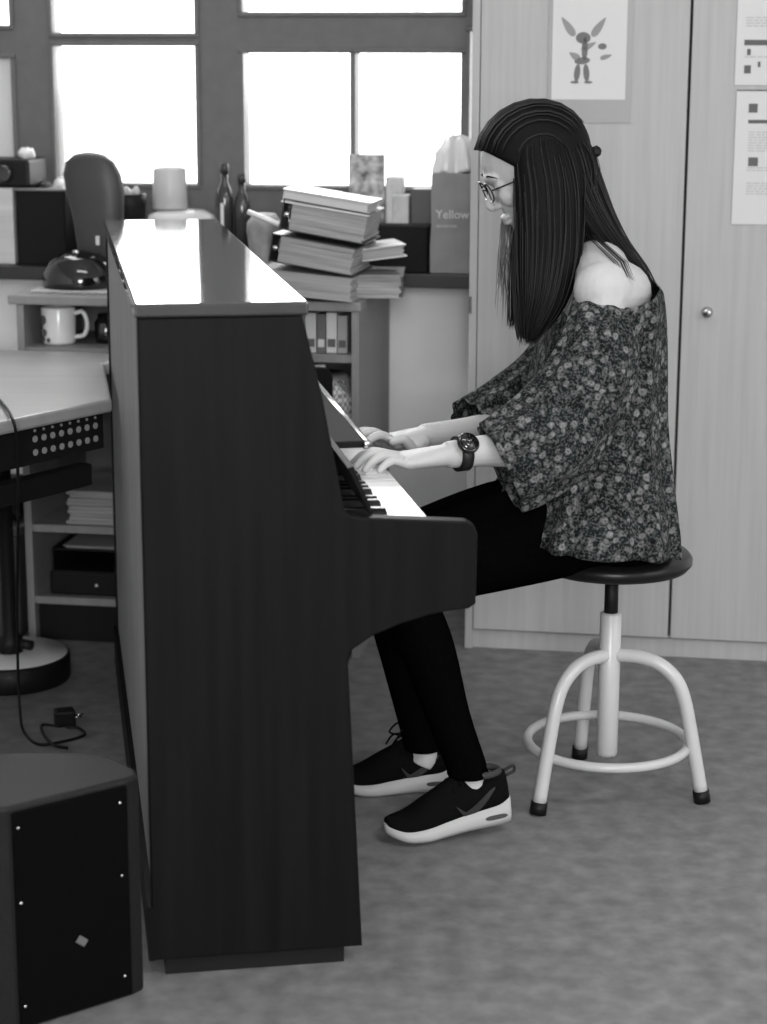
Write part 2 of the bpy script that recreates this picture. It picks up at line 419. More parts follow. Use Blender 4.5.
bm = new(); box(bm, 0, .27, 0, .25, 0, .004); box(bm, 0, .004, 0, .25, 0, .06); box(bm, .266, .27, 0, .25, 0, .06); box(bm, 0, .27, .246, .25, 0, .06); box(bm, 0, .27, 0, .25, .056, .06)
obj('tray_body', bm, BLACK, tray)
paper_pile('few pale sheets lying on top of the dark letter tray', -1.0, -.10, .239, .2, .22, .006, 3)
dev = thing('black_device', 'black box with a tiny bright light on the lowest shelf', 'device', W(-1.04, -.105, .1185), WR)
obj('case', B(0, .3, 0, .24, 0, .0595, bev=.006), BLACK, dev)
bm = new(); box(bm, .118, .124, -.002, 0, .025, .031); e = obj('indicator', bm, IVORY, dev)
# right compartment: row of books, checked cloth bundle, black case
random.seed(11)
x = -.415
for d_, g, hh, lab in [(.024, .22, .09, 'mid grey book at the left end of the right cubby row'),
                       (.027, .50, .094, 'pale upright book next to the left end of the cubby row'),
                       (.022, .12, .092, 'darkest upright book in the middle of the cubby row'),
                       (.026, .58, .096, 'palest upright book in the right cubby row'),
                       (.024, .34, .089, 'grey upright book at the right end of the cubby row')]:
    bk = thing('book', lab, 'book', W(x, -.10, .7405), WR, group='books in the right cubby')
    obj('cover', B(0, d_-.001, 0, .16, 0, hh, bev=.0015), mat('book_cover_%d' % int(g*100), g, .5), bk)
    obj('title_band', B(.003, d_-.004, -.0006, 0, hh*.15, hh*.35), PAPER if g < .3 else INK, bk)
    x += d_ + .001
bm = new()
rs = []
for i in range(9):
    t_ = i/8; z = .12*t_; hw = .15*(1-.5*max(0, t_-.6)); hd = .1
    rs.append([V((hw*abs(math.cos(q))**.6*(1 if math.cos(q) > 0 else -1) + .004*math.sin(7*q+i), hd*abs(math.sin(q))**.6*(1 if math.sin(q) > 0 else -1) + .004*math.cos(5*q+2*i), z)) for q in [2*PI*j/40 for j in range(40)]])
rings(bm, rs)
ch = tag(obj('cloth_bundle', bm, CHECK, loc=W(-.43, -.015, .555), rz=WR), 'folded black and white checked cloth under the row of books', 'cloth')
tag(obj('paper_roll', (lambda b: (tube(b, [V((0, 0, 0)), V((.12, 0, .012))], .011, 16), b)[1])(new()), PAPER, loc=W(-.46, -.105, .692), rz=WR), 'pale paper roll lying on the checked cloth in the right cubby', 'paper roll')
bm = new(); box(bm, 0, .34, 0, .26, 0, .10, .01); tag(obj('black_case', bm, BLACKM, loc=W(-.63, -.10, .4535), rz=WR), 'flat black case under the checked cloth in the right cubby', 'case')

# box at far left on the floor
sb = thing('storage_box', 'dark grey storage box on the floor left of the shelf unit', 'box', W(-1.42, -.1), WR)
bm = new(); box(bm, 0, .30, 0, .32, 0, .26, .01); obj('box_body', bm, mat('dark_grey_box', .06, .6), sb)
bm = new(); box(bm, -.006, .306, -.006, .326, .2605, .285, .006); obj('lid', bm, mat('box_lid', .09, .5), sb)
bm = new(); box(bm, 0, .26, 0, .2, 0, .085, .02); tag(obj('toolbox', bm, BLACK, loc=W(-1.39, -.05, .286), rz=WR), 'black case on top of the dark grey storage box', 'case')

# ------------------------------------------------------------------ desk at the left
DZ = .74
dk = thing('desk', 'pale wooden desk top with black metal frame at the left edge behind the piano', 'desk', (-1.1, 3.9, 0))
def dsk(bm, m, name, **k): return obj(name, bm, m, dk, loc=(1.1, -3.9, 0))
bm = new(); prism(bm, [(-1.30, 2.81), (-.555, 3.925), (-.629, 4.36), (-.639, 4.415), (-.56, 4.43), (-.56, 4.575), (-1.62, 4.73), (-1.95, 3.6)], DZ-.028, DZ, 'z', bev=.006); dsk(bm, SHELFT, 'desktop')
e = V((.548, .836, 0)); nrm = V((-.836, .548, 0)); e0 = V((-.556, 3.965, 0)) + nrm*.022
M_ = Matrix.Translation(e0) @ Matrix(((e.x, nrm.x, 0, 0), (e.y, nrm.y, 0, 0), (0, 0, 1, 0), (0, 0, 0, 1)))
bm = new(); box(bm, -1.0, -.01, 0, .012, .640, .711, mx=M_); box(bm, -1.0, -.01, 0, .10, .630, .640, mx=M_); dsk(bm, BLACKM, 'cable_tray')
bm = new()
dr = mat('hole_liner', .32, .5)
for i in range(8):
    for j in range(3):
        rr = .0066 if j < 2 else .003
        lathe(bm, [(0, 0), (rr, 0), (rr, .002), (0, .002)], 16, mx=M_ @ Matrix.Translation((-.035-.0255*i, 0, (.653, .680, .697)[j])) @ Matrix.Rotation(PI/2, 4, 'X'))
for f_ in bm.faces: f_.smooth = False
o = dsk(bm, dr, 'hole_row'); o['label'] = 'rows of pale round holes'
bm = new(); box(bm, -1.0, .02, .06, .095, .538, .585, .004, mx=M_); dsk(bm, BLACKM, 'cross_rail')
for q, s in ((-.9, .30), (-.93, .75)):
    bm = new(); box(bm, q, q+.05, s, s+.05, 0, .712, .004, mx=M_); dsk(bm, BLACKM, 'leg')
bm = new(); box(bm, -.10, -.06, .52, .56, 0, .712, .004, mx=M_); dsk(bm, BLACKM, 'leg')

st = thing('floor_stand', 'black pole stand on a heavy round base with pale top under the desk', 'stand', (-.872, 4.375, 0))
bm = new(); lathe(bm, [(0, 0), (.135, 0), (.138, .006), (.138, .058), (.134, .0605), (0, .0605)], 48); obj('round_base', bm, BLACK, st)
bm = new(); lathe(bm, [(.028, .061), (.132, .061), (.132, .063), (.028, .066)], 48); o = obj('base_cover', bm, mat('grey_cover', .55, .5), st); o['label'] = 'grey top of the round base'
bm = new(); lathe(bm, [(0, .061), (.03, .061), (.03, .10), (.018, .11), (.018, .68), (0, .68)], 24); obj('pole', bm, BLACK, st)
bm = new(); tube(bm, [V((.02, -.01, .09)), V((.055, -.02, .085))], .012, 12); obj('clamp_knob', bm, BLACK, st)

# cable over the desk edge with a loose plug
pl = thing('power_cable', 'thin black cable hanging off the desk to a loose plug on the floor', 'cable', onz(30, 735))
L0 = -V(pl.location)
pts = [onz(-30, 385, DZ+.005), onz(-10, 392, DZ+.006), onz(3, 404, DZ+.006), at(12, 418, 3.66), at(17, 445, 3.66), at(18, 520, 3.74), at(17, 600, 3.9), at(18, 670, 4.0), at(20, 712, 4.0), onz(24, 732, .004), onz(38, 744, .004), onz(60, 742, .004), onz(84, 735, .004), onz(78, 728, .010), onz(66, 727, .012)]
bm = new(); tube(bm, pts, .0032, 8, 8); obj('cord', bm, BLACK, pl, loc=L0)
bm = new(); tube(bm, [onz(58, 726, .012), onz(42, 725, .006), onz(44, 735, .004), onz(54, 745, .010), onz(68, 748, .004)], .0032, 8, 6); obj('cord_loop', bm, BLACK, pl, loc=L0)
c_ = onz(65, 725, .0)
bm = new(); box(bm, -.022, .022, -.019, .019, 0, .036, .005, mx=Matrix.Translation(c_) @ Matrix.Rotation(.3, 4, 'Z')); obj('plug', bm, BLACK, pl, loc=L0)
bm = new()
for s in (-.009, .009): tube(bm, [c_ + V((.02, s, .02)), c_ + V((.038, s+.005, .02))], .0022, 8)
obj('plug_pin', bm, CHROME, pl, loc=L0)

# ------------------------------------------------------------------ things on the shelf unit and sill, left
ap = thing('table_appliance', 'dark tall rounded tabletop machine with a glossy domed base on the shelf unit', 'appliance', W(-.955, .02, .8665), WR)
bm = new(); box(bm, -.115, .115, -.10, .11, 0, .006, .002); tag(obj('table_mat', bm, mat('speckled_mat', .42, .8, n=((300, 300, 300), .6)), loc=W(-.955, .02, .8665), rz=WR), 'speckled pale mat under the dark appliance', 'mat')
ap.location = W(-.955, .02, .873)
bm = new(); lathe(bm, [(0, 0), (.092, 0), (.095, .006), (.090, .034), (.074, .062), (.050, .080), (.0, .088)], 40, c=(-.02, 0, 0)); obj('base_dome', bm, GLOSSBLACK, ap)
bm = new()
rs = []
for z, cx, hw, hd in [(.03, .022, .056, .03), (.10, .022, .058, .032), (.17, .018, .063, .034), (.23, .012, .072, .035), (.27, .006, .071, .034), (.30, .002, .060, .030), (.318, .0, .038, .020), (.324, .0, .008, .006)]:
    rs.append([V((cx + hw*math.copysign(abs(math.cos(q))**.7, math.cos(q)), .035 + hd*math.copysign(abs(math.sin(q))**.7, math.sin(q)), z)) for q in [2*PI*j/32 for j in range(32)]])
rings(bm, rs); obj('housing', bm, mat('dark_grey_plastic', .035, .45, .4), ap)
bm = new(); lathe(bm, [(0, 0), (.009, 0), (.009, .008), (0, .01)], 20, c=(-.02, -.03, .082)); obj('button', bm, CHROME, ap)
bm = new(); box(bm, .022, .034, -.008, -.002, .10, .125, .002); obj('badge', bm, CHROME, ap)

SZ = .9005
def sillbox(name, label, cat, a, b, z, w_, d_, h, m, bev=.003, rz=0):
    return tag(obj(name, B(0, w_, 0, d_, 0, h, bev=bev), m, loc=W(a, b, z), rz=WR+rz), label, cat)
sillbox('white_box', 'pale cardboard box on the window sill at the left edge', 'box', -1.476, .24, SZ, .255, .17, .195, mat('pale_card', .50, .7, n=((2, 2, 60), .12)))
pj = thing('projector', 'flat black device lying on the pale box at the left edge', 'device', W(-1.46, .24, SZ+.1955), WR)
obj('case', B(0, .285, 0, .15, 0, .072, bev=.008), BLACK, pj)
bm = new(); lathe(bm, [(0, 0), (.02, 0), (.022, .01), (.016, .012), (0, .008)], 24, mx=Matrix.Translation((.22, 0, .035)) @ Matrix.Rotation(PI/2, 4, 'X')); obj('lens', bm, GLOSSBLACK, pj)
tag(obj('tissue', (lambda b: (ellipsoid(b, (0, 0, .016), (V((1, 0, 0)), V((0, 1, 0)), V((0, 0, 1))), (.022, .02, .016), fn=lambda u: u*(1+.25*noise.noise(u*3))), b)[1])(new()), FILM, loc=W(-1.20, .30, SZ+.268-.005)), 'small crumpled pale wrapper on the black device by the window', 'wrapper')
bkt = thing('black_basket', 'black box basket on the sill beside the pale box', 'basket', W(-1.212, .24, SZ), WR)
bm = new(); box(bm, 0, .13, 0, .15, 0, .004); box(bm, 0, .004, 0, .15, 0, .19); box(bm, .126, .13, 0, .15, 0, .19); box(bm, 0, .13, 0, .004, 0, .19); box(bm, 0, .13, .146, .15, 0, .19)
obj('basket_wall', bm, BLACKM, bkt)
bm = new(); tube(bm, [V((-.002, -.002, .192)), V((.132, -.002, .192)), V((.132, .152, .192)), V((-.002, .152, .192)), V((-.002, -.002, .192))], .004, 8, smooth=False); obj('rim', bm, mat('grey_rim', .2, .4), bkt)
random.seed(5)
for i in range(4):
    bm = new(); ellipsoid(bm, (0, 0, 0), (V((1, 0, 0)), V((0, 1, 0)), V((0, 0, 1))), (.03, .03, .03), fn=lambda u: u*(1+.3*noise.noise(u*2.3+V((i, 0, 0)))))
    tag(obj('wrapped_item', bm, (BLACK, INKM, BLACK, FILM)[i], loc=W(-1.178+.062*(i % 2), .28+.06*(i//2), SZ+.158+.010*i)),
        ('dark round item low at the left in the black basket', 'mid grey item at the front right of the black basket', 'dark item at the back left of the black basket', 'shiny pale item at the back right of the black basket')[i], 'item', group='items in the black basket')
# dark pot with pale tops
pt = thing('plant_pot', 'dark pot with small pale tops on the sill between appliance and pale beaker', 'pot', W(-.935, .31, SZ), WR)
bm = new(); lathe(bm, [(0, 0), (.032, 0), (.045, .15), (.047, .18), (.042, .18), (.04, .16), (0, .16)], 28); obj('pot', bm, BLACK, pt)
bm = new()
for i in range(7):
    q = i*2.4; rr = .012+.004*i
    ellipsoid(bm, (rr*math.cos(q), rr*math.sin(q), .178+.004*(i % 3)), (V((1, 0, 0)), V((0, 1, 0)), V((0, 0, 1))), (.010, .010, .014), 10, 8)
obj('tops', bm, mat('pale_tops', .45, .4), pt)
bm = new(); lathe(bm, [(0, 0), (.085, 0), (.088, .01), (.092, .10), (.085, .126), (.06, .139), (0, .142)], 40)
tag(obj('pale_tub', bm, mat('pale_plastic', .55, .4), loc=W(-.795, .315, SZ), rz=WR), 'wide pale plastic tub with rounded lid on the sill behind the piano', 'tub')
bm = new(); lathe(bm, [(0, 0), (.043, 0), (.046, .004), (.044, .05), (.042, .10), (.039, .105), (.036, .10), (.038, .01), (0, .008)], 32)
tag(obj('pale_beaker', bm, mat('frosted_plastic', .62, .4, trans=.3), loc=W(-.825, .315, SZ+.1425), rz=WR), 'pale straight beaker standing on the wide pale tub', 'beaker')
for i, (a, h, r, lab) in enumerate([(-.745, .26, .022, 'slim dark bottle with a painted highlight stripe, left of the two behind the piano lid'), (-.700, .235, .021, 'shorter dark bottle, right of the two behind the piano lid')]):
    bt = thing('bottle', lab, 'bottle', W(a+.068, .30, SZ), WR, group='bottles by the mullion')
    bm = new(); lathe(bm, [(0, 0), (r, 0), (r, h*.65), (r*.8, h*.74), (r*.4, h*.82), (r*.4, h*.9), (0, h*.9)], 24); obj('glass_body', bm, mat('dark_glass', .03, .15, .6), bt)
    bm = new(); lathe(bm, [(0, h*.9), (r*.48, h*.9), (r*.48, h), (0, h)], 20); obj('cap', bm, COVERD, bt)
    if i == 0: obj('highlight_strip', B(-.006, .002, -r-.0012, -r+.001, h*.35, h*.62), COVERL, bt)  # pale strip painting a highlight on the glass

# ------------------------------------------------------------------ sill, right
pic = thing('picture_card', 'patterned upright card on the sill behind the binders', 'card', W(-.362, .335, SZ), WR)
obj('card', B(0, .092, 0, .008, 0, .285, bev=.002), mat('card_grey', .34, .6, n=((40, 40, 40), .75, 3)), pic)
bm = new(); prism(bm, [(.02, .008), (.065, .008), (.0425, .06)], 0, .01, 'z'); o = obj('card_stand', bm, INKM, pic)
bm = new(); box(bm, 0, .045, 0, .05, 0, .23, .006); box(bm, .02, .062, -.01, .03, 0, .185, .004)
tag(obj('pale_carton', bm, mat('pale_carton', .5, .5, n=((25, 25, 25), .2)), loc=W(-.268, .335, SZ), rz=WR), 'pale carton pack on the sill right of the patterned card', 'carton')
sillbox('grey_crate', 'dark grey box on the sill between pale carton and grey bag', 'box', -.202, .335, SZ, .062, .07, .20, mat('dark_crate', .07, .5))
sillbox('black_box', 'black box on the sill in front of the dark grey box', 'box', -.33, .225, SZ, .185, .09, .115, BLACKM)
bag = thing('gift_bag', 'grey paper bag printed Yellow on the sill beside the cabinet', 'bag', W(-.143, .235, SZ), WR)
bm = new()
rs = []
for z, k in [(0, 1), (.06, 1), (.12, .98), (.19, .99), (.245, .97)]:
    w2, d2 = .060*k, .045*k
    rs.append([V((.065 + x_*w2 + .002*noise.noise(V((x_*3, y_*3, z*20))), .045 + y_*d2, z)) for x_, y_ in [(-1, -1), (-.5, -1.02), (0, -.98), (.5, -1.01), (1, -1), (.97, 0), (1, 1), (0, 1.02), (-1, 1), (-.98, 0)]])
vr = rings(bm, rs)
for f in bm.faces: f.smooth = False
obj('bag_body', bm, BAGM, bag)
def text(body, size, m, parent, loc, rot=(PI/2, 0, 0), ext=.0004):
    c = bpy.data.curves.new('lettering', 'FONT'); c.body = body; c.size = size; c.extrude = ext; c.align_x = 'LEFT'
    o = bpy.data.objects.new('lettering', c); C.objects.link(o)
    dg = bpy.context.evaluated_depsgraph_get(); dg.update()
    me = bpy.data.meshes.new_from_object(o.evaluated_get(dg)); bpy.data.objects.remove(o)
    me.materials.clear(); me.materials.append(m)
    q = bpy.data.objects.new('lettering', me); C.objects.link(q); q.parent = parent; q.location = loc; q.rotation_euler = rot
    return q
LET = mat('pale_lettering', .62, .5)
text('Yellow', .030, LET, bag, (.018, -.0028, .135))
bm = new()
for i, w_ in enumerate((.009, .006, .011, .007, .010)):
    x_ = .02 + sum((.009, .006, .011, .007, .010)[:i]) + .002*i; box(bm, x_, x_+w_, -.0034, -.0024, .112, .119)
obj('faint_line', bm, mat('faint_lettering', .36, .5), bag)
bm = new()       # crumpled tissue/film sticking out of the bag
rs = []
for i in range(12):
    t_ = i/11; z = .2455 + .088*t_; rad = (.050*(1-t_**2*.55)) if t_ < .95 else .01
    rs.append([V((.062 + rad*1.0*math.cos(q)*(1+.22*math.sin(6*q+1)+.15*noise.noise(V((math.cos(q)*2, math.sin(q)*2, i*.4)))), .045 + .75*rad*math.sin(q)*(1+.22*math.sin(6*q+1)), z + .006*math.sin(5*q))) for q in [2*PI*j/48 for j in range(48)]])
rings(bm, rs); tag(obj('tissue_bundle', bm, FILM, loc=W(-.143, .235, SZ), rz=WR), 'crumpled shiny film sticking up out of the grey bag', 'wrapping')

# ------------------------------------------------------------------ binders stacked on the shelf unit, right
UZ = .8665
def binder(name, label, cat, u, v, y, wd_, dp, th, yaw, tilt, cover, pages, spine=True, group='binders and books stacked on the shelf unit', pitch=0, z=None):
    """corner (left front bottom) at pixel-derived place; tilts down to the right"""
    P = at(u, v, y)
    if z: P.z = z
    R = Matrix.Rotation(yaw, 3, 'Z') @ Matrix.Rotation(tilt, 3, 'Y') @ Matrix.Rotation(pitch, 3, 'X')
    r = thing(name, label, cat, P, group=group, rot=R.to_euler())
    ct = .003
    bm = new(); box(bm, 0, wd_, 0, dp, 0, ct, .001); box(bm, 0, wd_, 0, dp, th-ct, th, .001)
    if spine: box(bm, 0, ct, 0, dp, 0, th, .001)
    obj('cover', bm, cover, r)
    bm = new()
    k = max(4, int(th/.006))
    for i in range(k):
        ox = random.uniform(0, .006); oy = random.uniform(.001, .006)
        box(bm, .022 if spine else .002, wd_-.004-ox, oy, dp-.006, ct+(th-2*ct)*i/k, ct+(th-2*ct)*(i+1)/k)
    obj('pages', bm, pages, r)
    if spine:
        bm = new()
        for yy in (dp*.3, dp*.7):
            tube(bm, [V((.02+.016*math.cos(q), yy, th/2+(th/2-.006)*math.sin(q))) for q in [2*PI*i/12 for i in range(13)]], .0018, 6, 2)
        obj('ring', bm, CHROME, r)
        bm = new(); lathe(bm, [(0, 0), (.006, 0), (.006, .001), (0, .001)], 16, mx=Matrix.Translation((.012, -.0005, th*.5)) @ Matrix.Rotation(PI/2, 4, 'X')); obj('finger_hole', bm, CHROME, r)
    return r
random.seed(21)
binder('paper_bundle', 'thick bundle of loose paper at the bottom of the binder stack', 'paper', 254, 300, 4.56, .235, .20, .055, WR-.02, math.radians(4.5), mat('card_cover', .3, .6), mat('page_edges_2', .33, .8, .1, n=((4, 4, 240), .2, 4)), spine=False, z=UZ+.0195)
binder('magazine_pile', 'spread pile of magazines beneath the right side of the binder stack', 'magazines', 352, 306, 4.60, .12, .21, .055, WR+.12, math.radians(.5), mat('mag_cover', .25, .35), mat('mag_pages', .28, .5, .3, n=((4, 4, 160), .5, 3)), spine=False, z=UZ+.002)
binder('ring_binder', 'lower dark ring binder full of paper in the stack', 'binder', 268, 261, 4.56, .205, .22, .066, WR-.04, math.radians(9), COVERD, PAGES)
binder('ring_binder', 'upper dark ring binder directly under the pale glossy book', 'binder', 279, 229, 4.55, .205, .22, .072, WR, math.radians(9.5), COVERD, PAGES)
binder('glossy_book', 'pale glossy book lying on top of the binder stack', 'book', 281, 202, 4.55, .21, .16, .032, WR, math.radians(8.5), COVERL, mat('grey_pages', .45, .6), spine=False)
binder('thin_book', 'thin open grey book jutting out at the right under the lower binder', 'book', 362, 262, 4.62, .11, .15, .03, WR+.35, math.radians(-6), mat('grey_cover', .33, .4), PAGES, spine=False)
bm = new(); tube(bm, [at(248, 212, 4.52), at(279, 224, 4.50)], .0065, 14); 
o = tag(obj('paper_tube', bm, COVERL, loc=(0, 0, 0)), 'short white tube leaning on the left of the binder stack', 'tube')
bm = new()
c0 = at(264, 236, 4.82)
rs = []
for i in range(9):
    t_ = i/8; z = UZ + (c0.z + .055 - UZ)*t_; r_ = .037*(1+.12*math.sin(3*t_*PI))*(1 if t_ < .9 else .7)
    rs.append([V((c0.x + r_*math.cos(q)*(1+.12*math.sin(5*q+i)), c0.y + r_*math.sin(q)*(1+.12*math.sin(4*q)), z)) for q in [2*PI*j/28 for j in range(28)]])
rings(bm, rs); tag(obj('paper_bag', bm, mat('grey_crumple', .28, .6, n=((30, 30, 30), .3))), 'crumpled grey paper bag behind the left end of the binders', 'bag')

# ------------------------------------------------------------------ piano
pn = thing('upright_piano', 'dark walnut upright piano seen from its left end, lid catching the window light', 'piano', PO, PR)
PLEN = 1.60
prof = [(0, .03), (.333, .03), (.311, .50), (.316, .523), (.349, .545), (.393, .562), (.44, .575), (.47, .580), (.500, .582), (.511, .590), (.512, .700), (.506, .715), (.495, .721), (.330, .733), (.312, .737), (.305, .745), (.272, .922), (.243, 1.042), (0, 1.042)]
for y0, y1 in ((0, .03), (PLEN-.03, PLEN)):
    bm = new(); prism(bm, prof, y0, y1, 'y', bev=.003); obj('side_panel', bm, WOOD, pn)
lid = obj('lid', B(-.004, .252, -.004, PLEN+.004, 1.043, 1.064, bev=.004), WOODTOP, pn)
bm = new(); prism(bm, [(.20, .80), (.222, .80), (.212, 1.04), (.19, 1.04)], .03, PLEN-.03); obj('upper_panel', bm, WOOD, pn)
obj('lower_panel', B(.27, .29, .03, PLEN-.03, .03, .575), WOOD, pn)
obj('back_board', B(.004, .02, .03, PLEN-.03, .03, 1.04), WOODBACK, pn)
obj('back_rail', B(-.006, .004, .0, PLEN, .03, .12), WOOD, pn)
bm = new()
for x0, x1 in ((.02, .06), (.27, .305)): box(bm, x0, x1, .03, PLEN-.03, .0, .03)
box(bm, .02, .305, .012, .05, 0, .03); box(bm, .02, .305, PLEN-.05, PLEN-.012, 0, .03)
obj('plinth', bm, BLACKM, pn)
obj('key_bed', B(.20, .447, .03, PLEN-.03, .60, .672, bev=.003), WOOD, pn)
obj('key_slip', B(.436, .450, .03, PLEN-.03, .672, .700, bev=.002), BLACK, pn)
for y0 in (.03, PLEN-.05): obj('cheek_block', B(.30, .445, y0, y0+.02, .672, .712, bev=.003), WOOD, pn)
# fallboard leaning back, folded lid with ledge
bm = new(); prism(bm, [(.350, .728), (.356, .731), (.324, .806), (.316, .803)], .035, PLEN-.035, 'y', bev=.001); fb = obj('fallboard', bm, WOOD, pn)
bm = new(); box(bm, .322, .392, .34, 1.15, .774, .786, .003); ml = obj('music_ledge', bm, BLACKM, pn)
bm = new(); tube(bm, [V((.393, .34, .780)), V((.393, 1.15, .780))], .0085, 12, smooth=False); obj('ledge_edge', bm, CHROME, ml)
bm = new()
for y in (.42, .75, 1.08): box(bm, .385, .403, y, y+.03, .760, .774, .002)
obj('ledge_clip', bm, CHROME, ml)
K0, KN = .052, 52; KP = (PLEN-.104)/KN
wk0 = None
for i in range(KN):
    if wk0 is None: wk0 = obj('white_key', B(.30, .443, K0+.0005, K0+KP-.0005, .700, .7185, bev=.0012), IVORY, pn)
    else:
        o = wk0.copy(); C.objects.link(o); o.parent = pn; o.location = (0, i*KP, 0)
bk0 = None
pat = [1, 0, 1, 1, 0, 1, 1]         # A# - C# D# - F# G#
for i in range(KN-1):
    if pat[i % 7]:
        if bk0 is None:
            bm = new(); prism(bm, [(.30, .719), (.385, .719), (.381, .730), (.30, .731)], K0+KP-.0065, K0+KP+.0065, 'y', bev=.001)
            bk0 = obj('black_key', bm, EBONY, pn); bk0i = i
        else:
            o = bk0.copy(); C.objects.link(o); o.parent = pn; o.location = (0, (i-bk0i)*KP, 0)
bm = new()
for i in range(3):
    prism(bm, [(.29, .06), (.36, .055), (.385, .06), (.385, .072), (.355, .068), (.29, .075)], PLEN/2-.14+.12*i, PLEN/2-.10+.12*i, 'y', bev=.002)
obj('pedal', bm, CHROME, pn)

# ------------------------------------------------------------------ loudspeaker at lower left
sp = thing('loudspeaker', 'black floor loudspeaker in the lower left corner beside the piano', 'loudspeaker', (-.55, 2.78, 0))
sl = (.55, -2.78, 0)
poly = [(-.543, 2.652), (-.384, 2.772), (-.371, 2.790), (-.378, 2.815), (-.43, 2.875), (-.47, 2.888), (-.72, 2.885), (-.76, 2.62)]
bm = new(); prism(bm, poly, .0, .355, 'z', bev=.006); obj('cabinet', bm, mat('black_vinyl', .009, .55, .2, n=((200, 200, 200), .3), bump=.3), sp, loc=sl)
A0, B0 = V((-.541, 2.6525, 0)), V((-.386, 2.7695, 0)); fe = (B0-A0).normalized(); fn_ = V((fe.y, -fe.x, 0))
GM = Matrix.Translation(A0) @ Matrix(((fe.x, -fn_.x, 0, 0), (fe.y, -fn_.y, 0, 0), (0, 0, 1, 0), (0, 0, 0, 1)))
gl = (B0-A0).length
bm = new(); box(bm, .004, gl, -.004, .003, .006, .346, .003, mx=GM); gr = obj('grille', bm, mat('grille_cloth', .003, .95, .03, n=((700, 700, 700), .8)), sp, loc=sl)
for x_, z_ in [(.012, .322), (gl-.014, .322), (.012, .205), (gl-.014, .205), (.012, .04), (gl-.014, .04)]:
    bm = new(); lathe(bm, [(0, 0), (.0028, 0), (.002, .0015), (0, .002)], 12, mx=GM @ Matrix.Translation((x_, -.004, z_)) @ Matrix.Rotation(PI/2, 4, 'X')); obj('screw', bm, CHROME, gr)
bm = new(); box(bm, .10, .118, -.0055, -.0035, .112, .124, .001, mx=GM @ Matrix.Translation((.109, 0, .118)) @ Matrix.Rotation(.7, 4, 'Y') @ Matrix.Translation((-.109, 0, -.118)))
bd = obj('badge', bm, mat('badge_grey', .12, .4), gr)

# ------------------------------------------------------------------ stool
SC = V((.443, 3.655, 0))
stl = thing('stool', 'round black seat stool with white tubular three legged frame under the pianist', 'stool', SC)
bm = new(); lathe(bm, [(0, .456), (.11, .456), (.145, .462), (.153, .472), (.153, .482), (.146, .491), (.12, .495), (0, .495)], 56); obj('seat', bm, mat('black_vinyl_seat', .008, .35, .3), stl)
bm = new(); lathe(bm, [(0, .33), (.0135, .33), (.0135, .456), (0, .456)], 24); lathe(bm, [(.0135, .440), (.06, .450), (.06, .4555), (.0135, .4555)], 24); obj('spindle', bm, BLACK, stl)
bm = new(); lathe(bm, [(0, .075), (.018, .075), (.021, .08), (.021, .365), (.0175, .368), (0, .368)], 28); obj('column', bm, WHITEMETAL, stl)
for ang in (-138.6, -19, 100):
    q = math.radians(ang); d_ = V((math.cos(q), math.sin(q), 0))
    pts = [d_*.012 + V((0, 0, .283)), d_*.06 + V((0, 0, .283)), d_*.100 + V((0, 0, .272)), d_*.132 + V((0, 0, .245)), d_*.150 + V((0, 0, .205)), d_*.165 + V((0, 0, .14)), d_*.190 + V((0, 0, .018))]
    bm = new(); tube(bm, pts, .0135, 16, 6); l = obj('leg', bm, WHITEMETAL, stl)
    bm = new(); tube(bm, [d_*.1885 + V((0, 0, .025)), d_*.1925 + V((0, 0, .0015))], .0165, 16); obj('rubber_foot', bm, BLACK, l)
bm = new(); n = 64; R_ = .157
rs = [[V(((R_+.0095*math.cos(a))*math.cos(t_), (R_+.0095*math.cos(a))*math.sin(t_), .105+.0095*math.sin(a))) for a in [2*PI*j/10 for j in range(10)]] for t_ in [2*PI*i/n for i in range(n)]]
rs.append(rs[0]); rings(bm, rs, False, False); bmesh.ops.remove_doubles(bm, verts=bm.verts, dist=1e-5); obj('foot_ring', bm, WHITEMETAL, stl)

# ------------------------------------------------------------------ the pianist
FW = -PA; LF = -PD; UP = V((0, 0, 1))       # forward (to the keys), her left (towards the camera)
pr = thing('person', 'person with long dark hair in a dark floral blouse, seated playing the piano', 'person', (SC.x, SC.y, 0))
PL = (-SC.x, -SC.y, 0)
def remesh(bm, name, m, vox, sm=3, parent=pr, smf=.5):
    o = obj(name, bm, m)
    r = o.modifiers.new('r', 'REMESH'); r.mode = 'VOXEL'; r.voxel_size = vox; r.use_smooth_shade = True
    s = o.modifiers.new('s', 'SMOOTH'); s.iterations = sm; s.factor = smf
    dg = bpy.context.evaluated_depsgraph_get(); dg.update()
    me = bpy.data.meshes.new_from_object(o.evaluated_get(dg)); o.modifiers.clear(); old = o.data; o.data = me; bpy.data.meshes.remove(old)
    o.parent = parent; o.location = PL
    return o
# head frame
hp = math.radians(25)
hf = (V((-.985, -.12, 0)).normalized()*math.cos(hp) - UP*math.sin(hp)).normalized()
hl = V((hf.y, -hf.x, 0)).normalized(); hl = hl if hl.y < 0 else -hl
hu = hl.cross(hf).normalized(); hu = hu if hu.z > 0 else -hu
HC = at(534, 170, 3.66)
def H(f, l, u): return HC + hf*f + hl*l + hu*u
AX = (hf, hl, hu)
body = new()
ellipsoid(body, H(-.006, 0, .028), AX, (.094, .074, .086))
ellipsoid(body, H(.020, 0, -.025), AX, (.066, .060, .080))
ellipsoid(body, H(.045, 0, -.070), AX, (.036, .040, .034))
ellipsoid(body, H(.062, 0, -.092), AX, (.018, .020, .016))       # chin
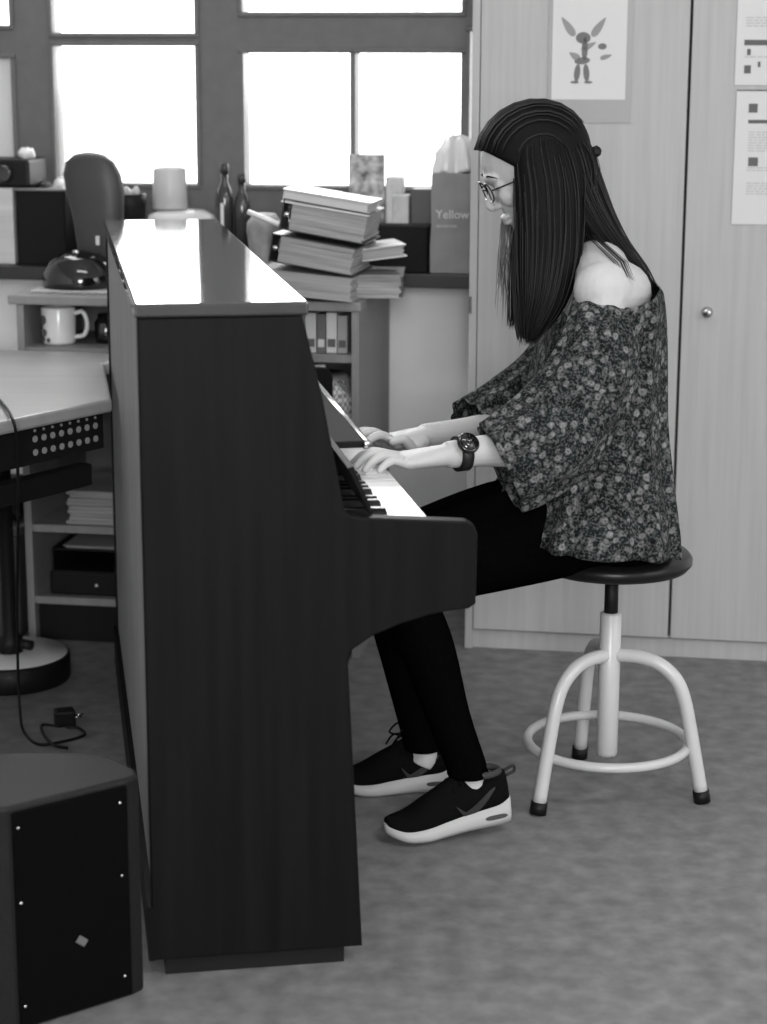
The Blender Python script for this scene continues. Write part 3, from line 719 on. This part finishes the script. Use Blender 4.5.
# brow, nose, lips
ellipsoid(body, H(.078, 0, .022), AX, (.014, .045, .014))
tube(body, [H(.084, 0, .014), H(.092, 0, -.008), H(.102, 0, -.026), H(.094, 0, -.034)], [.0055, .0062, .0075, .0065], 12, 4)
for s in (-1, 1):
    ellipsoid(body, H(.089, s*.009, -.032), AX, (.008, .006, .0055), 12, 8)
    ellipsoid(body, H(.068, s*.034, -.018), AX, (.018, .020, .020), 14, 10)      # cheekbones
    ellipsoid(body, H(.070, s*.030, .006), AX, (.014, .014, .011), 14, 10)       # eyelids
    # ears
    ellipsoid(body, H(-.006, s*.076, -.008), AX, (.017, .008, .030), 14, 10)
ellipsoid(body, H(.084, 0, -.056), AX, (.010, .022, .0055), 14, 8)
ellipsoid(body, H(.082, 0, -.066), AX, (.010, .019, .006), 14, 8)
# neck and torso
NB = at(588, 262, 3.68)
tube(body, [H(-.03, 0, -.03), H(-.025, 0, -.085), NB + V((-.01, 0, .03)), NB + V((.01, 0, -.05))], [.055, .052, .055, .075], 20)
def tring(c, hx, hy, n=28): return [c + FW*(hx*math.cos(2*PI*j/n)) + LF*(hy*math.sin(2*PI*j/n)) for j in range(n)]
TC = 3.68
tors = [(604, 524, .108, .155), (603, 508, .104, .155), (599, 460, .088, .130), (597, 400, .090, .135), (598, 350, .092, .15), (600, 312, .086, .152), (600, 287, .070, .150), (598, 268, .055, .11), (596, 258, .045, .06)]
rings(body, [tring(at(u, v, TC), hx, hy) for u, v, hx, hy in tors])
SHL = at(604, 290, 3.51); SHR = at(596, 284, 3.86)
ellipsoid(body, at(606, 300, 3.60), (FW, LF, UP), (.080, .10, .062)); ellipsoid(body, at(604, 298, 3.76), (FW, LF, UP), (.080, .10, .062))
tube(body, [at(598, 296, 3.50), at(616, 294, 3.56), at(622, 292, 3.66)], [.050, .060, .056], 20)
tube(body, [at(600, 330, 3.52), at(616, 325, 3.58), at(618, 320, 3.66)], [.050, .062, .060], 20)
ellipsoid(body, SHL, (FW, LF, UP), (.056, .046, .053)); ellipsoid(body, SHR, (FW, LF, UP), (.056, .046, .053))
ELL = at(584, 440, 3.47); WRL = at(446, 455, 3.35)
ELR = at(545, 425, 3.86); WRR = at(424, 436, 3.64)
for sh_ in (SHL, SHR):
    tube(body, [NB + V((.012, 0, .012)), NB.lerp(sh_, .45) + V((.008, 0, .010)), sh_ + V((0, 0, .002))], [.050, .054, .050], 18)
    tube(body, [NB + V((.008, 0, -.04)), NB.lerp(sh_, .6) + V((.006, 0, -.045)), sh_ + V((.004, 0, -.04))], [.072, .064, .048], 18)
tube(body, [SHL, SHL.lerp(ELL, .5) + V((.01, 0, 0)), ELL], [.046, .042, .036], 18)
tube(body, [ELL, ELL.lerp(WRL, .35) + V((0, 0, -.004)), ELL.lerp(WRL, .7), WRL], [.036, .038, .029, .0235], 18)
tube(body, [SHR, SHR.lerp(ELR, .5), ELR], [.046, .042, .036], 18)
tube(body, [ELR, ELR.lerp(WRR, .35), ELR.lerp(WRR, .7), WRR], [.036, .037, .028, .0235], 18)
def hand(Wp, D, side, tipz, spread=1.0):
    """D direction to the fingers, side: unit vector towards the thumb"""
    D = D.normalized(); S = (side - D*side.dot(D)).normalized(); U = D.cross(S); U = U if U.z > 0 else -U
    K = [Wp + D*.083 + S*o + U*h for o, h in ((.030, .002), (.0105, .005), (-.0095, .003), (-.028, -.003))]
    # palm
    secs = [(0, .024, .019), (.02, .029, .018), (.045, .036, .0165), (.07, .040, .015), (.088, .039, .012)]
    rs = [[Wp + D*d_ + S*(w_*math.copysign(abs(math.cos(q))**.8, math.cos(q))) + U*(h_*math.sin(q)) for q in [2*PI*j/20 for j in range(20)]] for d_, w_, h_ in secs]
    rings(body, rs)
    ellipsoid(body, Wp + D*.035 + S*.026 - U*.006, (D, S, U), (.030, .016, .014), 14, 10)
    lens = ((.040, .024, .018), (.044, .027, .019), (.041, .025, .018), (.032, .019, .016))
    for i, (k, ln) in enumerate(zip(K, lens)):
        fan = (.14, .03, -.07, -.19)[i]*spread
        dh = V((D.x, D.y, 0)).normalized(); sh = V((S.x, S.y, 0)).normalized()
        f2 = (dh + sh*fan).normalized()
        # choose bends so that the tip meets the key
        best = None
        for a0 in range(-30, 60, 2):
            aa = [math.radians(x_) for x_ in (a0, a0+32, a0+56)]
            z = k.z - sum(l*math.sin(x_) for l, x_ in zip(ln, aa))
            e_ = abs(z - (tipz + .0105))
            if best is None or e_ < best[0]: best = (e_, aa)
        p_ = k; pts = [k - f2*.02, k]
        for l, x_ in zip(ln, best[1]):
            p_ = p_ + f2*(l*math.cos(x_)) - UP*(l*math.sin(x_)); pts.append(p_)
        r0 = (.0088, .009, .0086, .0076)[i]
        tube(body, pts, [r0, r0*1.06, r0*.98, r0*.92, r0*.80], 12, 5)
        ellipsoid(body, pts[-1], (f2, S, U), (r0*.82,)*3, 10, 8)
    # thumb, from the side of the palm near its base
    b0 = Wp + D*.025 + S*.024 - U*.004
    b1 = b0 + D*.030 + S*.022 - U*.010
    b2 = b1 + D*.030 + S*.008 - UP*.008
    b3 = b2 + D*.024 - S*.001; b3.z = min(b3.z, b2.z); 
    if b3.z < tipz + .009: b3.z = tipz + .009
    if b2.z < tipz + .010: b2.z = tipz + .010
    tube(body, [b0, b1, b2, b3], [.0135, .0115, .0105, .0085], 12, 5)
    ellipsoid(body, b3, (D, S, U), (.0088,)*3, 10, 8)
    return K
KZ = .7185
TL_ = PN(.36, .50, 0); TR_ = PN(.36, .76, 0)
def wrist_dir(Wp, T):                                    # palm direction: towards the target over the keys, slightly down
    d_ = V((T.x-Wp.x, T.y-Wp.y, 0)).normalized(); return (d_ + UP*(-.05)).normalized()
hand(WRL, wrist_dir(WRL, at(352, 460, 3.28)), -LF, KZ)
hand(WRR, wrist_dir(WRR, at(345, 440, 3.54)), LF, KZ)
# legs of the body (under the trousers) down to ankles and feet
HL, HR = at(604, 521, 3.59), at(606, 517, 3.78)
KL, KR = at(393, 570, 3.50), at(380, 566, 3.72)
AL, AR = at(470, 779, 3.44), at(424, 752, 3.66)
for h_, k_, a_ in ((HL, KL, AL), (HR, KR, AR)):
    tube(body, [h_, h_.lerp(k_, .5), k_], [.070, .062, .050], 16)
    tube(body, [k_, k_.lerp(a_, .35) + V((.012, 0, 0)), k_.lerp(a_, .75), a_, a_ + V((-.005, 0, -.02))], [.048, .045, .031, .027, .028], 16)
remesh(body, 'body', SKIN, .0026, 3)

# trousers
tr = new()
rings(tr, [tring(at(u, v, TC), hx, hy) for u, v, hx, hy in [(598, 480, .098, .150), (600, 510, .112, .168), (602, 532, .116, .174), (604, 544, .110, .166), (604, 550, .095, .15)]])
tube(tr, [HL + V((.01, 0, -.002)), HL.lerp(KL, .4) + V((0, 0, .006)), KL + V((.05, 0, .010)), KL + V((-.002, 0, -.01))], [.084, .092, .076, .056], 24)
tube(tr, [HR + V((.01, 0, -.002)), HR.lerp(KR, .4) + V((0, 0, .028)), KR + V((.05, 0, .020)), KR + V((-.002, 0, -.01))], [.084, .092, .076, .056], 24)
def calf(k_, a_, bend):
    tube(tr, [k_ + V((.004, 0, .0)), k_.lerp(a_, .16) + V((bend*.6, 0, 0)), k_.lerp(a_, .38) + V((bend, 0, 0)), k_.lerp(a_, .7) + V((bend*.3, 0, 0)), a_ + V((-.002, 0, .014))], [.055, .053, .051, .041, .0365], 24)
calf(KL, AL, .010); calf(KR, AR, .008)
ellipsoid(tr, KL, (FW, LF, UP), (.060, .058, .060)); ellipsoid(tr, KR, (FW, LF, UP), (.060, .058, .060))
for a_ in (AL, AR):          # cuff ridges
    lathe(tr, [(.030, 0), (.040, .002), (.041, .008), (.036, .012)], 24, c=a_ + V((-.003, 0, .006)))
remesh(tr, 'trousers', PANTS, .005, 2)

# shoes: local frame x = heel to toe, y = her left, z up
def shoe(heel, toe, up_tilt, left):
    X = (toe-heel).normalized(); Yv = UP.cross(X).normalized(); Zv = X.cross(Yv)
    L = (toe-heel).length
    M = Matrix(((X.x, Yv.x, Zv.x, heel.x), (X.y, Yv.y, Zv.y, heel.y), (X.z, Yv.z, Zv.z, heel.z), (0, 0, 0, 1)))
    sec = [(0.0, .020, .0), (.03, .031, 0), (.12, .036, 0), (.25, .036, 0), (.42, .035, .002), (.58, .040, .003), (.72, .044, .003), (.86, .040, .001), (.95, .028, -.001), (1.0, .012, -.002)]
    def rise(s): return (.0 if s < .75 else .018*((s-.75)/.25)**2)
    root = None
    # sole
    bm = new(); rs = []
    for s, hw, cy in sec:
        th = .042*(1-s) + .016*s + (.004 if s < .1 else 0)
        z0 = rise(s); x_ = s*L
        fl = 1.04
        rs.append([V((x_, cy+hw*.94, z0)), V((x_, cy+hw*fl, z0+th*.3)), V((x_, cy+hw*1.0, z0+th)), V((x_, cy, z0+th+.002)), V((x_, cy-hw*1.0, z0+th)), V((x_, cy-hw*fl, z0+th*.3)), V((x_, cy-hw*.94, z0)), V((x_, cy, z0-.0))])
    rs = [[V(p) for p in zip(*[iter(c)]*3)] for c in smooth_path([[c for v_ in r for c in v_] for r in rs], 4)]
    rs = [[M @ p for p in r] for r in rs]
    rings(bm, rs); so = obj('sole', bm, SOLE, pr, loc=PL); so['label'] = 'white rubber sole of the ' + ('near' if left else 'far') + ' shoe'
    # upper
    bm = new(); n = 20; rs = []
    us = [(.0, .010, .042, .050), (.02, .026, .054, .05), (.10, .034, .055, .04), (.22, .035, .055, .02), (.34, .035, .068, .0), (.42, .035, .072, 0), (.54, .038, .060, 0), (.68, .042, .046, 0), (.82, .040, .030, 0), (.92, .030, .022, 0), (.985, .014, .014, 0)]
    ups = smooth_path([(s, hw, h) for s, hw, h, _ in us], 4)
    for s, hw, h in ups:
        th = .042*(1-s)+.016*s + rise(s) - .004
        row = []
        for j in range(n):
            q = 2*PI*j/n; c_, s_ = math.cos(q), math.sin(q)
            zz = th + (h+.004)*max(0, s_)**.75 if s_ > 0 else th + .002*s_
            narrow = 1 - .35*max(0, s_)**1.2*(h/.08)
            row.append(M @ V((s*L, hw*.99*c_*narrow, zz)))
        rs.append(row)
    rings(bm, rs); u_ = obj('shoe_upper', bm, SHOE, pr, loc=PL)
    # collar
    bm = new()
    cp = [V((L*(.055+.30*(1-math.cos(q))/2), .024*math.sin(q), .089+.007*math.cos(q)+.009*(1-math.cos(q)))) for q in [2*PI*i/16 for i in range(17)]]
    tube(bm, [M @ p for p in cp], .0065, 10, 2); obj('collar', bm, mat('grey_lining', .03, .8), u_)
    # laces
    bm = new()
    for i in range(5):
        s = .40+.055*i; h = .113-.0125*i
        tube(bm, [M @ V((s*L, -.024, h-.024)), M @ V((s*L+.004, -.008, h-.008)), M @ V((s*L-.002, .008, h-.008)), M @ V((s*L, .024, h-.024))], .0028, 8, 4)
    for sg in (() if left else (-1, 1)):
        tube(bm, [M @ V((.40*L, 0, .112)), M @ V((.45*L, sg*.022, .128)), M @ V((.52*L, sg*.036, .106)), M @ V((.47*L, sg*.022, .104)), M @ V((.41*L, 0, .110))], .0020, 8, 5)
        tube(bm, [M @ V((.40*L, 0, .112)), M @ V((.50*L, sg*.016, .106)), M @ V((.56*L, sg*.024, .084))], .0020, 8, 5)
    obj('laces', bm, SHOE, u_)
    # heel loop
    bm = new(); tube(bm, [M @ V((.012, 0, .086)), M @ V((-.006, 0, .094)), M @ V((-.018, 0, .096)), M @ V((-.018, 0, .086)), M @ V((-.006, 0, .082)), M @ V((.008, 0, .076))], .003, 8, 5); obj('heel_loop', bm, LOGO, u_)
    # side tick mark on both sides, following the upper
    def surf(s, zz, sg):
        # width of the upper at station s
        for a, b in zip(ups, ups[1:]):
            if a[0] <= s <= b[0]:
                k = (s-a[0])/(b[0]-a[0]+1e-9); hw = a[1]+(b[1]-a[1])*k; h = a[2]+(b[2]-a[2])*k; break
        th = .042*(1-s)+.016*s + rise(s) - .004
        s_ = max(0, min(1, ((zz-th)/(h+.004)))) ** (1/.75)
        c_ = math.sqrt(max(0, 1-s_*s_)); narrow = 1 - .35*s_**1.2*(h/.08)
        return M @ V((s*L, sg*(hw*.99*c_*narrow + .0012), zz))
    for sg in (-1, 1):
        bm = new(); n_ = 14; top = []; bot = []
        for i in range(n_+1):
            t_ = i/n_; s = .13 + .33*t_
            zc = .072 - .040*math.sin(min(1, t_*1.05)*PI*.5)**1.1
            if t_ > .8: zc += .020*(t_-.8)/.2
            wd2 = .0015 + .006*math.sin(t_*PI)**.8
            top.append(bm.verts.new(surf(s, zc+wd2, sg))); bot.append(bm.verts.new(surf(s, zc-wd2, sg)))
        for i in range(n_): bm.faces.new([top[i], top[i+1], bot[i+1], bot[i]])
        bmesh.ops.recalc_face_normals(bm, faces=bm.faces)
        obj('side_tick', bm, LOGO, u_)
    # air window in the heel
    for sg in (-1, 1):
        bm = new(); pts = []
        for q in [2*PI*j/18 for j in range(18)]: pts.append((L*.15 + .022*math.copysign(abs(math.cos(q))**.6, math.cos(q)), .018 + .0045*math.sin(q)))
        vsn = prism(bm, pts, sg*.0372-.0006, sg*.0372+.0012, 'y')
        for v_ in bm.verts: v_.co = M @ v_.co
        obj('air_window', bm, mat('sole_window', .06, .4), so)
    return root
tl, hlq = onz(386, 843), at(508, 815, 3.46)
shoe(hlq, V((tl.x, tl.y, .004)), 0, True)
tr_ = onz(340, 786); hr_ = onz(452, 796)
shoe(V((hr_.x+.0, 3.68, .002)), V((tr_.x-.005, 3.645, .002)), 0, False)

# blouse
bl = new()
def wavy(c, hx, hy, amp, freq, ph, n=120, tilt=0, pw=1):
    out = []
    for j in range(n):
        q = 2*PI*j/n
        k = 1 + amp*(math.sin(freq*q+ph) + .5*math.sin((freq*1.7)*q+ph*2.3+1))
        cc, sn = math.copysign(abs(math.cos(q))**pw, math.cos(q)), math.copysign(abs(math.sin(q))**pw, math.sin(q))
        out.append(c + FW*(hx*k*cc) + LF*(hy*k*sn) + UP*(tilt*math.cos(q)))
    return out
tb = [(604, 293, .084, .216, .012, -.026, 1), (603, 300, .094, .216, .016, -.024, 1), (602, 327, .106, .203, .02, -.012, 1), (599, 365, .118, .192, .024, 0, 1), (595, 410, .127, .19, .028, 0, .95), (591, 455, .138, .20, .032, 0, .85), (586, 488, .146, .225, .034, .006, .72), (582, 511, .153, .25, .036, .014, .66), (580, 529, .157, .258, .038, .020, .64)]
rs = []
for k, (u, v, hx, hy, am, ti, pw) in enumerate([tuple(x_) for x_ in smooth_path(tb, 5)]):
    rs.append(wavy(at(u, v, TC), hx, hy, am, 13, .4+.03*k, tilt=ti, pw=pw))
rings(bl, rs, False, False, uv=True)
def sleeve(stations, n=72):
    q_ = smooth_path(stations, 6); P_ = [V(p[:3]) for p in q_]; rs = []
    for i, p in enumerate(P_):
        t_ = (P_[min(i+1, len(P_)-1)] - P_[max(i-1, 0)]).normalized()
        s = t_.cross(LF).normalized(); l_ = s.cross(t_).normalized()
        ra, rb = q_[i][3], q_[i][4]; f = i/(len(P_)-1)
        amp = .02 + .06*f
        rs.append([p + s*(ra*(1+amp*math.sin(9*a+1.3))*math.cos(a)) + l_*(rb*(1+amp*math.sin(9*a+1.3))*math.sin(a)) for a in [2*PI*j/n for j in range(n)]])
    rings(bl, rs, False, False, uv=True)
def stn(u, v, y, ra, rb): return (*at(u, v, y), ra, rb)
sleeve([stn(603, 309, 3.535, .058, .050), stn(600, 342, 3.475, .070, .058), stn(584, 390, 3.455, .084, .065), stn(556, 430, 3.43, .092, .070), stn(524, 455, 3.41, .090, .070), stn(500, 468, 3.40, .084, .068)])
sleeve([stn(596, 305, 3.82, .060, .055), stn(578, 335, 3.87, .066, .06), stn(545, 380, 3.87, .068, .062), stn(505, 408, 3.83, .062, .06), stn(470, 425, 3.78, .052, .056)])
o = obj('blouse', bl, FLORAL, pr, loc=PL)
so_ = o.modifiers.new('thickness', 'SOLIDIFY'); so_.thickness = .002; so_.offset = 0

# wristwatch on the near arm
wd = (ELL-WRL).normalized(); wc = WRL + wd*.030
q = wd.to_track_quat('Z', 'Y').to_matrix().to_4x4()
bm = new(); lathe(bm, [(.0285, -.010), (.0315, -.010), (.0315, .010), (.0285, .010), (.0285, -.010)], 40, mx=Matrix.Translation(wc) @ q)
ws = obj('wristwatch', bm, mat('black_leather_strap', .008, .5), pr, loc=PL)
dn = (LF*.75 + UP*.62); dn = (dn - wd*dn.dot(wd)).normalized()
qd = Matrix.Translation(wc + dn*.031) @ dn.to_track_quat('Z', 'Y').to_matrix().to_4x4()
bm = new(); lathe(bm, [(0, 0), (.019, 0), (.020, .002), (.020, .007), (.0185, .009), (0, .009)], 36, mx=qd); wf = obj('watch_case', bm, mat('dark_watch_metal', .05, .2, metal=.8), ws)
bm = new(); lathe(bm, [(0, .0092), (.0165, .0092), (.0165, .0098), (0, .0098)], 36, mx=qd); obj('watch_face', bm, GLOSSBLACK, wf)
bm = new()
for a, l in ((.6, .011), (2.3, .008)): tube(bm, [qd @ V((0, 0, .0102)), qd @ V((l*math.cos(a), l*math.sin(a), .0102))], .0005, 6)
obj('watch_hand', bm, CHROME, wf)

# glasses
bm = new()
for s in (-1, 1):
    cpt = H(.099, s*.030, .002)
    tube(bm, [cpt + hl*(.023*math.cos(a)) + hu*(.018*math.sin(a)) - hf*(.004*abs(math.cos(a))) for a in [2*PI*i/20 for i in range(21)]], .0014, 8, 2)
    tube(bm, [H(.094, s*.053, .006), H(.05, s*.072, .006), H(.0, s*.079, .008)], .0015, 8, 4)
tube(bm, [H(.099, -.008, .005), H(.102, 0, .008), H(.099, .008, .005)], .0014, 8, 4)
obj('glasses', bm, GLOSSBLACK, pr, loc=PL)
bm = new()
for s in (-1, 1):          # eyes
    ellipsoid(bm, H(.0765, s*.030, .003), AX, (.0085, .0105, .0055), 14, 10)
obj('eyes', bm, mat('eye', .3, .2), pr, loc=PL)
bm = new()
for s in (-1, 1): tube(bm, [H(.087, s*.012, .024), H(.088, s*.030, .030), H(.076, s*.050, .022)], [.0010, .0016, .0008], 8, 4)
obj('eyebrows', bm, HAIR, pr, loc=PL)

# hair: scalp shell plus long locks, then loose strands that follow them
hb = new()
def capfn(u):
    k = 1 + .02*math.sin(26*math.atan2(u.y, u.x)) + .03*noise.noise(u*3)
    return u*k
# shell: crown and back of head, open to the face
rs = []; nn = 56
UVL = hb.loops.layers.uv.new('UVMap')
def lock(stations, n=36, ridges=11, amp=.05, cap=True):
    q_ = smooth_path(stations, 6); P_ = [V(p[:3]) for p in q_]; rs = []
    for i, p in enumerate(P_):
        t_ = (P_[min(i+1, len(P_)-1)] - P_[max(i-1, 0)]).normalized()
        s = t_.cross(LF).normalized(); l_ = s.cross(t_).normalized(); ra, rb = q_[i][3], q_[i][4]
        rs.append([p + s*(ra*(1+amp*math.sin(ridges*a+.05*i))*math.cos(a)) + l_*(rb*(1+amp*math.sin(ridges*a+.05*i))*math.sin(a)) for a in [2*PI*j/n for j in range(n)]])
    rings(hb, rs, uv=True); return rs
LR = []
# crown shell as an ellipsoid whose face side is pulled in
def shell(u):
    x, y, z = u
    if x > .0:
        lim = .62 if z > .15 else (.62 - (0.15 - z)*1.1)      # hairline: high on the forehead, further back beside the face
        if x > lim: x = max(lim, -.1) + (x - lim)*.05
        if z < .15 and x > lim: x = lim
    return V((x, y, z))*(1 + .012*math.sin(30*math.atan2(y, z)))
ellipsoid(hb, H(-.008, 0, .024), AX, (.110, .088, .101), 64, 36)
# carve: rather than boolean, move the face-side vertices behind the skin
for v in hb.verts:
    d_ = v.co - HC; f, l, u = d_.dot(hf), d_.dot(hl), d_.dot(hu)
    lim = .045 + .75*(u - .035) if u < .09 else .1
    lim = max(lim, .012)
    if f > lim and u < .112:
        k = .30 + .0
        v.co -= hf*(f - lim)*1.0
        inn = .80; v.co -= hl*l*.0
def st(u, v, y, ra, rb): return (*at(u, v, y), ra, rb)
LR.append(lock([st(540, 122, 3.62, .018, .012), st(542, 150, 3.60, .050, .030), st(548, 185, 3.585, .060, .036), st(549, 225, 3.575, .061, .040), st(547, 262, 3.555, .058, .042), st(542, 295, 3.54, .048, .038), st(534, 322, 3.53, .030, .026), st(529, 340, 3.525, .012, .012)]))
LR.append(lock([st(560, 125, 3.66, .02, .03), st(564, 150, 3.66, .046, .06), st(574, 190, 3.66, .052, .07), st(590, 222, 3.66, .044, .075), st(612, 250, 3.66, .030, .07), st(634, 272, 3.66, .019, .055), st(648, 288, 3.66, .008, .03)]))
LR.append(lock([st(528, 165, 3.74, .040, .022), st(527, 210, 3.755, .030, .022), st(525, 255, 3.76, .022, .022), st(521, 300, 3.76, .014, .016), st(517, 322, 3.76, .005, .006)]))
LR.append(lock([st(552, 130, 3.64, .03, .03), st(558, 165, 3.64, .07, .06), st(562, 215, 3.64, .055, .07), st(570, 250, 3.64, .03, .05), st(582, 272, 3.62, .012, .03)]))
hr = obj('hair', hb, HAIR, pr, loc=PL)
sb_ = new(); random.seed(9)
def strand(pts, r=.0007): tube(sb_, pts, [r]*(len(pts)-1) + [r*.3], 5, 1, smooth=False)
for rs in LR:
    for k in range(90):
        j = random.randrange(36); i0 = random.randrange(0, len(rs)//2); off = random.uniform(.0, .004); sway = random.uniform(-.006, .006)
        pts = []
        for i in range(i0, len(rs), 2):
            c_ = sum(rs[i], V())/36; p = rs[i][j]; dd = (p-c_).normalized(); f = (i-i0)/len(rs)
            pts.append(p + dd*off + FW*sway*f*2)
        if len(pts) > 3: 
            pts.append(pts[-1] + (pts[-1]-pts[-2])*random.uniform(.3, 1.2)); strand(pts)
for k in range(14):      # wisps falling over the bare shoulder
    a = random.uniform(0, 1)
    strand([at(585+12*a, 235, 3.56), at(600+14*a, 250, 3.53), at(612+16*a, 262, 3.50), at(618+18*a, 272+10*a, 3.485)], .0007)
for k in range(60):      # over the crown, front to back
    l0 = random.uniform(-.07, .085); f0 = random.uniform(.03, .075)
    pts = []
    for t_ in [i/9 for i in range(10)]:
        th = math.radians(33 + 137*t_)
        r = 1.012 + .01*random.random(); sq = math.sqrt(max(.05, 1-(l0/.09)**2))
        pts.append(H(-.008 + .110*r*math.cos(th)*sq, l0*r, .024 + .101*r*math.sin(th)*sq))
    strand(pts, .0008)
ss = obj('loose_strands', sb_, STRAND, hr); ss['kind'] = 'stuff'
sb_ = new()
for k in range(34):      # fine loose strands before the far shoulder, backlight put into their colour
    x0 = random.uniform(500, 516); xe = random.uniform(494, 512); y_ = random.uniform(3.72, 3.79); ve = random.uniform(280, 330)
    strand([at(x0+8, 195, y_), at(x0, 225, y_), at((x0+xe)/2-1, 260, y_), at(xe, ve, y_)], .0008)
pw_ = obj('far_side_strands', sb_, mat('backlit_strands', .16, .4), hr); pw_['kind'] = 'stuff'; pw_['label'] = 'thin strands hanging beside the face, painted paler as if backlit'
bm = new(); c_ = H(-.114, .02, -.016)
ellipsoid(bm, c_, AX, (.012, .014, .010), 14, 10, fn=lambda u: u*(1+.3*noise.noise(u*3)))
obj('hair_tie', bm, BLACK, hr)
